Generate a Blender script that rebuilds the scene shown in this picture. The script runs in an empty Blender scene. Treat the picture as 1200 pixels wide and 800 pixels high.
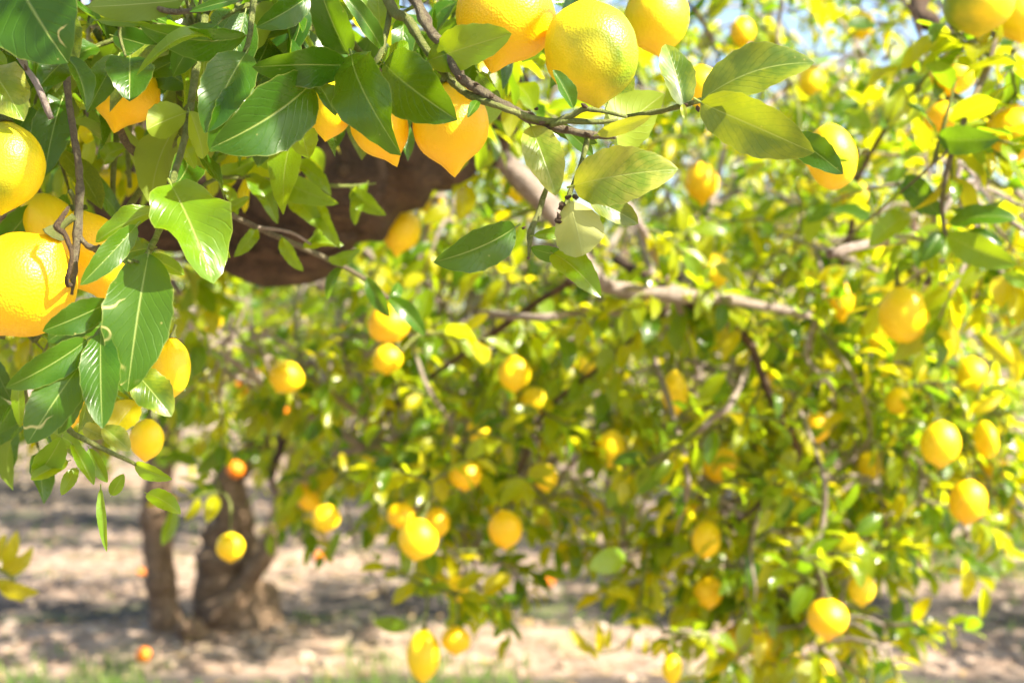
import bpy, math, random
import numpy as np
from mathutils import Vector, Matrix, noise as mn

random.seed(7)
RNG = np.random.default_rng(7)
SC = bpy.context.scene
COL = SC.collection

# ------------------------------------------------------------------ camera, sky, sun, exposure
CAM_H = 1.3
FPX = 1667.0                      # 50 mm on a 36 mm sensor, in pixels of the 1200 px photograph
cam = bpy.data.cameras.new('camera')
cam.lens = 50.0
cam.sensor_width = 36.0
cam.clip_start = 0.05
cam.clip_end = 2000.0
cam.dof.use_dof = True
cam.dof.focus_distance = 1.0
cam.dof.aperture_fstop = 6.3
cam.dof.aperture_blades = 0
cam_ob = bpy.data.objects.new('camera', cam)
cam_ob.location = (0, 0, CAM_H)
cam_ob.rotation_euler = (math.radians(90), 0, 0)
COL.objects.link(cam_ob)
SC.camera = cam_ob

SUN_EL = math.radians(42)
SUN_AZ = math.radians(-26)        # from the side, a little in front of the trees: angle from +X towards +Y
sun_dir = Vector((math.cos(SUN_EL) * math.cos(SUN_AZ), math.cos(SUN_EL) * math.sin(SUN_AZ), math.sin(SUN_EL)))

world = bpy.data.worlds.new('World')
SC.world = world
world.use_nodes = True
wn = world.node_tree.nodes
bg = wn['Background']
sky = wn.new('ShaderNodeTexSky')
sky.sky_type = 'NISHITA'
sky.sun_disc = False
sky.sun_elevation = SUN_EL
sky.sun_rotation = math.radians(90) - SUN_AZ
sky.air_density = 1.0
sky.dust_density = 1.6
world.node_tree.links.new(sky.outputs[0], bg.inputs[0])
bg.inputs[1].default_value = 0.095

sun = bpy.data.lights.new('sun', 'SUN')
sun.energy = 5.0
sun.angle = math.radians(0.5)
sun.color = (1.0, 0.90, 0.73)
sun_ob = bpy.data.objects.new('sun', sun)
sun_ob.rotation_euler = sun_dir.to_track_quat('Z', 'Y').to_euler()
sun_ob.location = sun_dir * 30
COL.objects.link(sun_ob)

SC.view_settings.view_transform = 'Standard'
SC.view_settings.look = 'None'
SC.view_settings.gamma = 1.0
SC.view_settings.exposure = 1.9
SC.view_settings.use_curve_mapping = False
SC.cycles.use_denoising = True
SC.cycles.max_bounces = 10
SC.cycles.transmission_bounces = 6
SC.cycles.diffuse_bounces = 5


def at(px, py, d):
    """A place in the orchard: offset from the camera's axis and distance d, in metres."""
    return Vector(((px - 600) / FPX * d, d, CAM_H - (py - 400) / FPX * d))


# ------------------------------------------------------------------ materials
class N:
    def __init__(self, name):
        self.m = bpy.data.materials.new(name)
        self.m.use_nodes = True
        self.t = self.m.node_tree
        self.t.nodes.clear()
        self.out = self.t.nodes.new('ShaderNodeOutputMaterial')

    def n(self, kind, **kw):
        nd = self.t.nodes.new(kind)
        for k, v in kw.items():
            if k.startswith('i_'):
                key = k[2:]
                key = int(key) if key.isdigit() else key
                nd.inputs[key].default_value = v
            else:
                setattr(nd, k, v)
        return nd

    def l(self, a, b):
        self.t.links.new(a, b)

    def math(self, op, a, b=None, clamp=False):
        nd = self.t.nodes.new('ShaderNodeMath')
        nd.operation = op
        nd.use_clamp = clamp
        for i, x in enumerate((a, b)):
            if x is None:
                continue
            if isinstance(x, (int, float)):
                nd.inputs[i].default_value = x
            else:
                self.l(x, nd.inputs[i])
        return nd.outputs[0]

    def mix(self, fac, a, b):
        nd = self.t.nodes.new('ShaderNodeMix')
        nd.data_type = 'RGBA'
        for i, x in ((0, fac), (6, a), (7, b)):
            if isinstance(x, (int, float)):
                nd.inputs[i].default_value = x
            elif isinstance(x, tuple):
                nd.inputs[i].default_value = (*x, 1.0)
            else:
                self.l(x, nd.inputs[i])
        return nd.outputs[2]

    def ramp(self, fac, stops):
        nd = self.t.nodes.new('ShaderNodeValToRGB')
        e = nd.color_ramp.elements
        while len(e) < len(stops):
            e.new(0.5)
        for k, (p, c) in enumerate(stops):
            e[k].position = p
            e[k].color = (*c, 1.0) if len(c) == 3 else c
        self.l(fac, nd.inputs[0])
        return nd.outputs[0]

    def noise(self, vec, scale, detail=3.0, rough=0.5):
        nd = self.n('ShaderNodeTexNoise', i_Scale=scale, i_Detail=detail, i_Roughness=rough)
        if vec is not None:
            self.l(vec, nd.inputs['Vector'])
        return nd.outputs[0]


def leaf_material(name, dark, light, under, trans, tr_mix=0.42, mottle=0.0, mottle_col=(0.45, 0.42, 0.06),
                  scar=0.0, rough=0.38, spec=0.5, blend=None):
    """A citrus leaf: glossy upper side, paler under side, pale midrib, fine side veins, light shining through."""
    b = N(name)
    uv = b.n('ShaderNodeUVMap')
    sep = b.n('ShaderNodeSeparateXYZ')
    b.l(uv.outputs[0], sep.inputs[0])
    u, v = sep.outputs[0], sep.outputs[1]
    av = b.math('ABSOLUTE', b.math('SUBTRACT', v, 0.5))          # 0 midrib .. 0.5 margin
    geo = b.n('ShaderNodeNewGeometry')
    inf = b.n('ShaderNodeObjectInfo')
    att = b.n('ShaderNodeAttribute', attribute_name='rnd')
    rnd = b.math('FRACT', b.math('ADD', inf.outputs['Random'], att.outputs['Fac']))
    co = b.n('ShaderNodeTexCoord')
    nz = b.noise(co.outputs['Object'], 60, 3)
    phase = b.math('SUBTRACT', b.math('MULTIPLY', u, 10.0), b.math('MULTIPLY', av, 7.0))
    phase = b.math('ADD', phase, b.math('MULTIPLY', nz, 0.5))
    saw = b.math('ABSOLUTE', b.math('SUBTRACT', b.math('FRACT', phase), 0.5))     # 0 on a side vein
    vein = b.math('SUBTRACT', 1.0, b.math('MULTIPLY', saw, 9.0), clamp=True)
    rib = b.math('SUBTRACT', 1.0, b.math('MULTIPLY', av, 42.0), clamp=True)
    base = b.ramp(rnd, [(p_, c_) for p_, c_, t_ in blend]) if blend else b.mix(rnd, dark, light)
    base = b.mix(b.math('MULTIPLY', b.math('SUBTRACT', nz, 0.35, clamp=True), 0.6), base, tuple(min(1, c * 1.8) for c in light))
    if mottle > 0:
        mz = b.noise(co.outputs['Object'], 46, 5, 0.65)
        keep = b.math('ADD', b.math('MULTIPLY', vein, 0.07), b.math('MULTIPLY', b.math('SUBTRACT', 0.5, av), 0.30))
        mm = b.math('MULTIPLY', b.math('SUBTRACT', b.math('SUBTRACT', mz, keep), 0.36, clamp=True), 5.5, clamp=True)
        base = b.mix(b.math('MULTIPLY', mm, mottle), base, mottle_col)
    else:
        base = b.mix(b.math('MULTIPLY', vein, 0.09), base, tuple(min(1, c * 2.0 + 0.015) for c in light))
    base = b.mix(b.math('MULTIPLY', rib, 0.75), base, (0.38, 0.45, 0.12))
    if scar > 0:
        sz = b.noise(co.outputs['Object'], 20, 2.5, 0.5)
        line = b.math('SUBTRACT', 1.0, b.math('MULTIPLY', b.math('ABSOLUTE', b.math('SUBTRACT', sz, 0.52)), 90.0), clamp=True)
        sel = b.math('MULTIPLY', b.math('SUBTRACT', b.noise(co.outputs['Object'], 34, 1), 0.48, clamp=True), 12.0, clamp=True)
        base = b.mix(b.math('MULTIPLY', b.math('MULTIPLY', line, sel), scar), base, (0.62, 0.52, 0.2))
    fl = b.n('ShaderNodeTexVoronoi', i_Scale=95.0)
    b.l(co.outputs['Object'], fl.inputs['Vector'])
    fleck = b.math('MULTIPLY', b.math('SUBTRACT', 0.10, fl.outputs['Distance'], clamp=True), 14.0, clamp=True)
    base = b.mix(b.math('MULTIPLY', b.math('MULTIPLY', fleck, b.math('GREATER_THAN', nz, 0.55)), 0.6), base, (0.42, 0.36, 0.12))
    edge = b.math('MULTIPLY', b.math('SUBTRACT', av, 0.475, clamp=True), 26.0, clamp=True)
    base = b.mix(b.math('MULTIPLY', edge, 0.55), base, (0.46, 0.46, 0.12))
    und = b.mix(b.math('MULTIPLY', rib, 0.6), under, (0.5, 0.55, 0.2))
    col = b.mix(geo.outputs['Backfacing'], base, und)
    bump = b.n('ShaderNodeBump', i_Strength=0.22, i_Distance=0.002)
    hgt = b.math('ADD', b.math('MULTIPLY', vein, -0.7), b.math('ADD', b.math('MULTIPLY', nz, 0.8), b.math('MULTIPLY', rib, -1.2)))
    b.l(hgt, bump.inputs['Height'])
    p = b.n('ShaderNodeBsdfPrincipled', i_Roughness=rough)
    p.inputs['Specular IOR Level'].default_value = spec
    rr = b.math('ADD', b.math('MULTIPLY', nz, 0.18), b.math('ADD', b.math('MULTIPLY', geo.outputs['Backfacing'], 0.22), rough - 0.08))
    b.l(rr, p.inputs['Roughness'])
    b.l(col, p.inputs['Base Color'])
    b.l(bump.outputs[0], p.inputs['Normal'])
    tr = b.n('ShaderNodeBsdfTranslucent')
    tcol = b.ramp(rnd, [(p_, t_) for p_, c_, t_ in blend]) if blend else b.mix(rnd, tuple(c * 0.75 for c in trans), trans)
    tcol = b.mix(b.math('MULTIPLY', b.math('MAXIMUM', b.math('MULTIPLY', vein, 0.5), rib), 0.3), tcol, tuple(c * 0.55 for c in trans))
    b.l(tcol, tr.inputs[0])
    mx = b.n('ShaderNodeMixShader', i_0=tr_mix)
    b.l(p.outputs[0], mx.inputs[1])
    b.l(tr.outputs[0], mx.inputs[2])
    b.l(mx.outputs[0], b.out.inputs[0])
    return b.m


M = {}
MIXED = [(0.0, (0.014, 0.070, 0.007), (0.16, 0.36, 0.008)), (0.22, (0.042, 0.125, 0.005), (0.40, 0.60, 0.008)), (0.48, (0.12, 0.205, 0.005), (0.66, 0.78, 0.008)),
         (0.78, (0.22, 0.27, 0.005), (0.82, 0.80, 0.008)), (1.0, (0.42, 0.37, 0.004), (0.9, 0.74, 0.006))]
M['leaf'] = leaf_material('leaf_green', (0.06, 0.12, 0.004), (0.15, 0.2, 0.004), (0.20, 0.25, 0.012), (0.8, 0.78, 0.006), 0.52, rough=0.23, spec=0.5, blend=MIXED)
M['leaf_dark'] = leaf_material('leaf_dark_green', (0.014, 0.062, 0.004), (0.034, 0.10, 0.005), (0.15, 0.22, 0.025), (0.28, 0.50, 0.006), 0.36, rough=0.27, spec=0.42)
M['leaf_scar'] = leaf_material('leaf_scarred', (0.022, 0.075, 0.004), (0.04, 0.105, 0.005), (0.15, 0.22, 0.025), (0.28, 0.50, 0.006), 0.36, scar=0.95, rough=0.3, spec=0.4)
M['leaf_mottle'] = leaf_material('leaf_mottled', (0.04, 0.10, 0.012), (0.055, 0.12, 0.012), (0.28, 0.34, 0.06), (0.45, 0.52, 0.01), 0.32, mottle=0.62, mottle_col=(0.26, 0.30, 0.015), rough=0.32)
M['leaf_pale'] = leaf_material('leaf_pale', (0.075, 0.16, 0.012), (0.12, 0.21, 0.016), (0.40, 0.43, 0.14), (0.62, 0.64, 0.02), 0.36, mottle=0.75, mottle_col=(0.38, 0.39, 0.06), rough=0.27)
M['leaf_yellow'] = leaf_material('leaf_yellow', (0.38, 0.36, 0.006), (0.5, 0.42, 0.006), (0.5, 0.48, 0.04), (0.85, 0.75, 0.008), 0.5)
M['leaf_young'] = leaf_material('leaf_young', (0.07, 0.18, 0.005), (0.13, 0.24, 0.006), (0.22, 0.31, 0.025), (0.55, 0.72, 0.008), 0.44, rough=0.28)
M['leaf_far'] = leaf_material('leaf_far', (0.055, 0.105, 0.005), (0.16, 0.19, 0.005), (0.15, 0.19, 0.012), (0.7, 0.7, 0.008), 0.52, rough=0.22, spec=0.5, blend=MIXED)


def lemon_material(name, ripe, deep, green, green_amt):
    b = N(name)
    co = b.n('ShaderNodeTexCoord')
    sep = b.n('ShaderNodeSeparateXYZ')
    b.l(co.outputs['Object'], sep.inputs[0])
    inf = b.n('ShaderNodeObjectInfo')
    big = b.noise(co.outputs['Object'], 2.2, 3)
    col = b.mix(b.math('MULTIPLY', b.math('SUBTRACT', big, 0.35, clamp=True), 2.2, clamp=True), ripe, deep)
    # the ends and one flank of a lemon stay greener
    endz = b.math('MULTIPLY', b.math('ABSOLUTE', sep.outputs[2]), 1.1)
    side = b.math('ADD', b.math('MULTIPLY', sep.outputs[0], 0.9), b.math('MULTIPLY', big, 0.8))
    g = b.math('SUBTRACT', b.math('MAXIMUM', b.math('SUBTRACT', endz, 0.12), side), 0.62 - 0.35 * green_amt, clamp=True)
    g = b.math('MULTIPLY', b.math('MULTIPLY', g, 1.8, clamp=True), green_amt)
    col = b.mix(g, col, green)
    spots = b.n('ShaderNodeTexVoronoi', i_Scale=9.0)
    b.l(co.outputs['Object'], spots.inputs['Vector'])
    sp = b.math('MULTIPLY', b.math('SUBTRACT', 0.12, spots.outputs['Distance'], clamp=True), 8.0, clamp=True)
    sel = b.math('GREATER_THAN', b.noise(co.outputs['Object'], 3.3, 1), 0.58)
    col = b.mix(b.math('MULTIPLY', b.math('MULTIPLY', sp, sel), 0.35), col, (0.4, 0.24, 0.04))
    pore = b.n('ShaderNodeTexVoronoi', i_Scale=40.0)
    b.l(co.outputs['Object'], pore.inputs['Vector'])
    bump = b.n('ShaderNodeBump', i_Strength=0.13, i_Distance=0.02)
    hh = b.math('ADD', b.math('MULTIPLY', pore.outputs['Distance'], 0.6), b.noise(co.outputs['Object'], 7, 3))
    b.l(hh, bump.inputs['Height'])
    p = b.n('ShaderNodeBsdfPrincipled', i_Roughness=0.42)
    p.inputs['Specular IOR Level'].default_value = 0.45
    p.inputs['Subsurface Weight'].default_value = 0.18
    p.inputs['Subsurface Radius'].default_value = (0.012, 0.008, 0.002)
    p.inputs['Subsurface Scale'].default_value = 1.0
    b.l(col, p.inputs['Base Color'])
    b.l(bump.outputs[0], p.inputs['Normal'])
    b.l(p.outputs[0], b.out.inputs[0])
    return b.m


M['lemon'] = lemon_material('lemon_peel', (0.90, 0.66, 0.005), (0.90, 0.59, 0.004), (0.66, 0.60, 0.010), 0.3)
M['lemon_orange'] = lemon_material('lemon_peel_deep', (0.90, 0.58, 0.003), (0.90, 0.52, 0.003), (0.8, 0.6, 0.01), 0.1)
M['lemon_green'] = lemon_material('lemon_peel_green', (0.86, 0.65, 0.006), (0.82, 0.62, 0.008), (0.20, 0.29, 0.006), 1.0)
M['orange'] = lemon_material('orange_peel', (0.88, 0.26, 0.004), (0.85, 0.2, 0.004), (0.8, 0.4, 0.02), 0.05)


def bark_material(name, a, bcol, c, scale=30.0, crk=1.0):
    b = N(name)
    co = b.n('ShaderNodeTexCoord')
    mp = b.n('ShaderNodeMapping')
    wz = b.n('ShaderNodeTexNoise', i_Scale=scale * 0.4, i_Detail=3.0)
    b.l(co.outputs['Object'], wz.inputs['Vector'])
    wm = b.n('ShaderNodeMix', data_type='VECTOR', i_0=0.12)
    b.l(co.outputs['Object'], wm.inputs[4]); b.l(wz.outputs[1], wm.inputs[5])
    b.l(wm.outputs[1], mp.inputs[0])
    n1 = b.noise(mp.outputs[0], scale, 8, 0.78)
    n2 = b.noise(mp.outputs[0], scale * 0.22, 3)
    col = b.ramp(n1, [(0.34, a), (0.5, bcol), (0.68, c)])
    col = b.mix(b.math('MULTIPLY', b.math('SUBTRACT', n2, 0.45, clamp=True), 2.2, clamp=True), col, c)
    vo = b.n('ShaderNodeTexVoronoi', i_Scale=scale * 1.3, feature='DISTANCE_TO_EDGE')
    b.l(mp.outputs[0], vo.inputs['Vector'])
    crack = b.math('MULTIPLY', b.math('ADD', vo.outputs['Distance'], b.math('MULTIPLY', n1, 0.2)), 5.0, clamp=True)
    col = b.mix(b.math('MULTIPLY', b.math('SUBTRACT', 1.0, crack), 0.3 * crk), col, tuple(x * 0.45 for x in a))
    bump = b.n('ShaderNodeBump', i_Strength=1.0, i_Distance=0.014)
    b.l(b.math('ADD', n1, b.math('MULTIPLY', crack, 0.5 * crk)), bump.inputs['Height'])
    p = b.n('ShaderNodeBsdfPrincipled', i_Roughness=0.85)
    b.l(col, p.inputs['Base Color'])
    b.l(bump.outputs[0], p.inputs['Normal'])
    b.l(p.outputs[0], b.out.inputs[0])
    return b.m


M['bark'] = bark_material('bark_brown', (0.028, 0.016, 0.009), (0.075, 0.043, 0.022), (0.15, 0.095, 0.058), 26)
M['bark_far'] = bark_material('bark_light_brown', (0.09, 0.055, 0.032), (0.19, 0.12, 0.072), (0.34, 0.24, 0.16), 22)  # lighter, warm brown bark of the trees farther back
M['branch'] = bark_material('bark_branch', (0.24, 0.18, 0.14), (0.42, 0.34, 0.28), (0.58, 0.50, 0.44), 60, 0.3)
M['twig_green'] = bark_material('twig_green', (0.14, 0.19, 0.03), (0.24, 0.30, 0.05), (0.40, 0.40, 0.16), 90, 0.0)
M['twig_old'] = bark_material('twig_old', (0.12, 0.09, 0.06), (0.24, 0.19, 0.12), (0.36, 0.34, 0.18), 120, 0.2)
M['cut_wood'] = bark_material('cut_wood', (0.12, 0.07, 0.04), (0.26, 0.17, 0.10), (0.36, 0.27, 0.18), 40)
M['dry'] = bark_material('dry_calyx', (0.08, 0.05, 0.03), (0.16, 0.10, 0.05), (0.3, 0.2, 0.1), 160)


def ground_material():
    b = N('orchard_soil')
    co = b.n('ShaderNodeTexCoord')
    sep = b.n('ShaderNodeSeparateXYZ')
    b.l(co.outputs['Object'], sep.inputs[0])
    n1 = b.noise(co.outputs['Object'], 9, 8, 0.65)
    n2 = b.noise(co.outputs['Object'], 1.1, 4)
    n3 = b.noise(co.outputs['Object'], 38, 4, 0.6)
    soil = b.ramp(n1, [(0.3, (0.085, 0.052, 0.034)), (0.48, (0.24, 0.165, 0.118)), (0.64, (0.40, 0.30, 0.23))])
    soil = b.mix(b.math('MULTIPLY', b.math('SUBTRACT', n3, 0.56, clamp=True), 4.0, clamp=True), soil, (0.52, 0.45, 0.38))
    # shadow bands painted into the soil colour, partly damp ground, ragged at their edges
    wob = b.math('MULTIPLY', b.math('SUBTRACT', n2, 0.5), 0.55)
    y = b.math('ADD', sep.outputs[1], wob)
    shade_moist = None
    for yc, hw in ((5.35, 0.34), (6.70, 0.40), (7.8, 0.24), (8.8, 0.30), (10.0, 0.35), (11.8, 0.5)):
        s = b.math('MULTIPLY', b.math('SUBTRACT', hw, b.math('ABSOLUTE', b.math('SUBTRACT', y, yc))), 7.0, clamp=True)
        shade_moist = s if shade_moist is None else b.math('MAXIMUM', shade_moist, s)
    shade_moist = b.math('MULTIPLY', shade_moist, b.math('MULTIPLY', b.math('SUBTRACT', n1, 0.12, clamp=True), 3.2, clamp=True))
    col = b.mix(b.math('MULTIPLY', shade_moist, 0.92), soil, (0.035, 0.03, 0.028))
    weed = b.math('MULTIPLY', b.math('SUBTRACT', b.noise(co.outputs['Object'], 2.3, 5, 0.6), 0.55, clamp=True), 5.0, clamp=True)
    col = b.mix(b.math('MULTIPLY', weed, 0.5), col, (0.20, 0.24, 0.06))
    bump = b.n('ShaderNodeBump', i_Strength=0.9, i_Distance=0.03)
    b.l(b.math('ADD', n1, b.math('MULTIPLY', n3, 0.5)), bump.inputs['Height'])
    p = b.n('ShaderNodeBsdfPrincipled', i_Roughness=0.95)
    b.l(col, p.inputs['Base Color'])
    b.l(bump.outputs[0], p.inputs['Normal'])
    b.l(p.outputs[0], b.out.inputs[0])
    return b.m


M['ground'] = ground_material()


def plain(name, cols, scale=20.0, rough=0.9, trans=None):
    b = N(name)
    co = b.n('ShaderNodeTexCoord')
    att = b.n('ShaderNodeAttribute', attribute_name='rnd')
    f = b.math('ADD', b.math('MULTIPLY', b.noise(co.outputs['Object'], scale, 3), 0.5), b.math('MULTIPLY', att.outputs['Fac'], 0.5))
    k = len(cols)
    col = b.ramp(f, [(0.15 + 0.7 * i / (k - 1), c) for i, c in enumerate(cols)])
    p = b.n('ShaderNodeBsdfPrincipled', i_Roughness=rough)
    b.l(col, p.inputs['Base Color'])
    if trans:
        tr = b.n('ShaderNodeBsdfTranslucent', i_0=(*trans, 1))
        mx = b.n('ShaderNodeMixShader', i_0=0.35)
        b.l(p.outputs[0], mx.inputs[1]); b.l(tr.outputs[0], mx.inputs[2]); b.l(mx.outputs[0], b.out.inputs[0])
    else:
        b.l(p.outputs[0], b.out.inputs[0])
    return b.m


M['stone'] = plain('clod_and_stone', [(0.22, 0.15, 0.10), (0.36, 0.27, 0.2), (0.5, 0.42, 0.34)])
M['grass'] = plain('grass_blade', [(0.05, 0.12, 0.02), (0.10, 0.19, 0.03), (0.26, 0.27, 0.07)], trans=(0.18, 0.34, 0.03))
M['litter'] = plain('dry_leaf', [(0.16, 0.1, 0.04), (0.34, 0.23, 0.10), (0.5, 0.38, 0.2)])

# ------------------------------------------------------------------ mesh helpers
WORLD = {}                        # world position of every parentable object (parents are never turned or scaled)


def mesh_from(name, verts, faces, mat, uvs=None, rnd=None, smooth=True):
    me = bpy.data.meshes.new(name)
    me.from_pydata([tuple(v) for v in verts], [], faces)
    if uvs is not None:
        ul = me.uv_layers.new(name='UVMap')
        idx = np.empty(len(me.loops), dtype=np.int32)
        me.loops.foreach_get('vertex_index', idx)
        ul.data.foreach_set('uv', np.asarray(uvs, dtype=np.float32)[idx].ravel())
    if rnd is not None:
        at_ = me.attributes.new('rnd', 'FLOAT', 'POINT')
        at_.data.foreach_set('value', np.asarray(rnd, dtype=np.float32))
    if smooth:
        me.polygons.foreach_set('use_smooth', [True] * len(me.polygons))
    me.materials.append(mat)
    me.update()
    return me


def link(name, data, parent=None, pos=(0, 0, 0), matrix=None):
    """Link an object; pos is its place in the orchard."""
    o = bpy.data.objects.new(name, data)
    COL.objects.link(o)
    pos = Vector(pos)
    pw = Vector((0, 0, 0))
    if parent is not None:
        o.parent = parent
        pw = WORLD[parent.name]
    if matrix is not None:
        mm = matrix.copy()
        mm.translation = matrix.translation - pw
        o.matrix_basis = mm
        WORLD[o.name] = matrix.translation.copy()
    else:
        o.location = pos - pw
        WORLD[o.name] = pos.copy()
    return o


def tag(o, label=None, cat=None, group=None, kind=None):
    if label: o['label'] = label
    if cat: o['category'] = cat
    if group: o['group'] = group
    if kind: o['kind'] = kind
    return o


def smooth_path(pts, rad, sub=5):
    P = [Vector(p) for p in pts]
    if len(P) == 2:
        P = [P[0], (P[0] + P[1]) / 2, P[1]]
        rad = [rad[0], (rad[0] + rad[1]) / 2, rad[1]]
    out, rr = [], []
    for i in range(len(P) - 1):
        p0, p1, p2, p3 = P[max(i - 1, 0)], P[i], P[i + 1], P[min(i + 2, len(P) - 1)]
        for k in range(sub):
            t = k / sub
            out.append(0.5 * ((2 * p1) + (p2 - p0) * t + (2 * p0 - 5 * p1 + 4 * p2 - p3) * t * t + (3 * p1 - p0 - 3 * p2 + p3) * t ** 3))
            rr.append(rad[i] * (1 - t) + rad[i + 1] * t)
    out.append(P[-1]); rr.append(rad[-1])
    return out, rr


def tube(pts, rad, sides=8, sub=5, rough=0.0, knots=0.0, origin=None, seed=0):
    """Verts (relative to origin) and faces of a tapering, slightly uneven tube with closed ends."""
    path, rr = smooth_path(pts, rad, sub)
    origin = Vector((0, 0, 0)) if origin is None else Vector(origin)
    V, F = [], []
    n = len(path)
    t0 = (path[1] - path[0]).normalized()
    ref = Vector((0, 0, 1)) if abs(t0.z) < 0.9 else Vector((1, 0, 0))
    nx = t0.cross(ref).normalized()
    for i, p in enumerate(path):
        t = (path[min(i + 1, n - 1)] - path[max(i - 1, 0)]).normalized()
        nx = (nx - t * nx.dot(t)).normalized()
        ny = t.cross(nx)
        kn = 1.0 + knots * max(0.0, mn.noise(Vector((i * 0.37 + seed, seed * 1.7, 0.5))))
        for s in range(sides):
            a = 2 * math.pi * s / sides
            r = rr[i] * kn
            if rough:
                q = p + (nx * math.cos(a) + ny * math.sin(a)) * r
                r *= 1 + rough * mn.noise(q / max(rr[i], 0.002) * 0.55 + Vector((seed, 0, 0)))
            V.append(p + (nx * math.cos(a) + ny * math.sin(a)) * r - origin)
    for i in range(n - 1):
        for s in range(sides):
            a, b_ = i * sides + s, i * sides + (s + 1) % sides
            F.append((a, b_, b_ + sides, a + sides))
    V.append(path[0] - origin); V.append(path[-1] - origin)
    c0, c1 = len(V) - 2, len(V) - 1
    for s in range(sides):
        F.append((c0, (s + 1) % sides, s))
        F.append((c1, (n - 1) * sides + s, (n - 1) * sides + (s + 1) % sides))
    return V, F


def tube_object(name, parent, pts, rad, mat, sides=8, sub=5, rough=0.0, knots=0.0, seed=0):
    o0 = Vector(pts[0])
    V, F = tube(pts, rad, sides, sub, rough, knots, o0, seed)
    return link(name, mesh_from(name, V, F, mat), parent, o0)


class Bag:
    """Many small shapes joined into one mesh."""
    def __init__(self):
        self.V, self.F, self.n = [], [], 0

    def add(self, V, F):
        k = self.n
        self.V.extend(V)
        self.F.extend(tuple(i + k for i in f) for f in F)
        self.n += len(V)


def leaf_shape(nu=7, nv=4, width=0.48, fold=0.25, curl=0.12, droop=0.1, wavy=0.1, bend=0.0, twist=0.0, seed=0.0, petiole=0.1):
    """Leaf of unit length along +X, upper side +Z; returns verts, faces, uvs."""
    V, F, U = [], [], []
    for i in range(nu + 1):
        u = i / nu
        w = width / 2 * (max(0.0, math.sin(math.pi * min(1.0, u ** 0.88))) ** 0.64)
        w *= 1.0 + 0.035 * math.sin(u * 40 + seed)
        w = max(w, 0.004)
        cz = curl * 4 * u * (1 - u) * 0.5 - droop * u * u
        cy = bend * math.sin(math.pi * u * 0.9) * 0.5
        tw = twist * (u - 0.2)
        for j in range(nv + 1):
            s = (j / nv) * 2 - 1
            y = s * w
            z = fold * abs(y) + wavy * w * (s * s) * math.sin(u * 11 + seed + (1.7 if s > 0 else 0.0))
            ct, st = math.cos(tw), math.sin(tw)
            y, z = y * ct - z * st, y * st + z * ct
            V.append(Vector((u, cy + y, cz + z)))
            U.append((u, j / nv))
    m = nv + 1
    for i in range(nu):
        for j in range(nv):
            a = i * m + j
            F.append((a, a + m, a + m + 1, a + 1))
    if petiole:
        r = 0.013
        k = len(V)
        for x, sc, dz in ((-petiole, 1.0, -0.012), (0.04, 0.7, 0.004)):
            for q in range(4):
                a = math.pi / 2 * q
                V.append(Vector((x, math.cos(a) * r * sc, dz + math.sin(a) * r * sc)))
                U.append((0.02, 0.5))
        for q in range(4):
            F.append((k + q, k + (q + 1) % 4, k + 4 + (q + 1) % 4, k + 4 + q))
    return V, F, U


# a handful of leaf shapes shared by all the leaves that are not in focus
PROTO = []
for k in range(7):
    V, F, U = leaf_shape(6, 4, random.uniform(0.42, 0.56), random.uniform(0.1, 0.5), random.uniform(0.0, 0.3), random.uniform(-0.05, 0.35),
                         random.uniform(0.05, 0.3), random.uniform(-0.12, 0.12), random.uniform(-0.5, 0.5), k * 1.3)
    PROTO.append((np.array([tuple(v) for v in V], dtype=np.float32), F, np.array(U, dtype=np.float32)))
LEAF_MESH = {}


def shared_leaf(k, matname):
    key = (k, matname)
    if key not in LEAF_MESH:
        V, F, U = PROTO[k]
        LEAF_MESH[key] = mesh_from('leaf', V.tolist(), F, M[matname], U, np.zeros(len(V)))
    return LEAF_MESH[key]


def joined_leaves(name, parent, leaves, matname):
    """Leaves too many or too small to single out: one mesh."""
    base = WORLD[parent.name]
    VV, FF, UU, RR, off = [], [], [], [], 0
    for mtx, k, _ in leaves:
        V, F, U = PROTO[k]
        m3 = np.array(mtx, dtype=np.float32)
        VV.append(V @ m3[:3, :3].T + m3[:3, 3] - np.array(base, dtype=np.float32))
        FF.append(np.array(F, dtype=np.int32) + off)
        UU.append(U)
        RR.append(np.full(len(V), random.random(), dtype=np.float32))
        off += len(V)
    V = np.concatenate(VV); F = np.concatenate(FF); U = np.concatenate(UU); R = np.concatenate(RR)
    me = bpy.data.meshes.new(name)
    me.vertices.add(len(V)); me.vertices.foreach_set('co', V.ravel())
    me.loops.add(F.size); me.loops.foreach_set('vertex_index', F.ravel())
    me.polygons.add(len(F)); me.polygons.foreach_set('loop_start', np.arange(0, F.size, 4, dtype=np.int32))
    me.update(calc_edges=True)
    ul = me.uv_layers.new(name='UVMap'); ul.data.foreach_set('uv', U[F.ravel()].ravel())
    a = me.attributes.new('rnd', 'FLOAT', 'POINT'); a.data.foreach_set('value', R)
    me.polygons.foreach_set('use_smooth', [True] * len(F))
    me.materials.append(M[matname])
    me.validate()
    o = link(name, me, parent, base)
    return tag(o, kind='stuff')


def leaf_matrix(pos, direction, up, size):
    x = Vector(direction).normalized()
    z = Vector(up) - x * Vector(up).dot(x)
    z = z.normalized() if z.length > 1e-4 else x.orthogonal().normalized()
    y = z.cross(x)
    m = Matrix((x, y, z)).transposed().to_4x4()
    m = m @ Matrix.Diagonal((size, size, size, 1))
    m.translation = pos
    return m


def rnd_unit():
    v = Vector(RNG.normal(size=3))
    return v.normalized()


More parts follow.
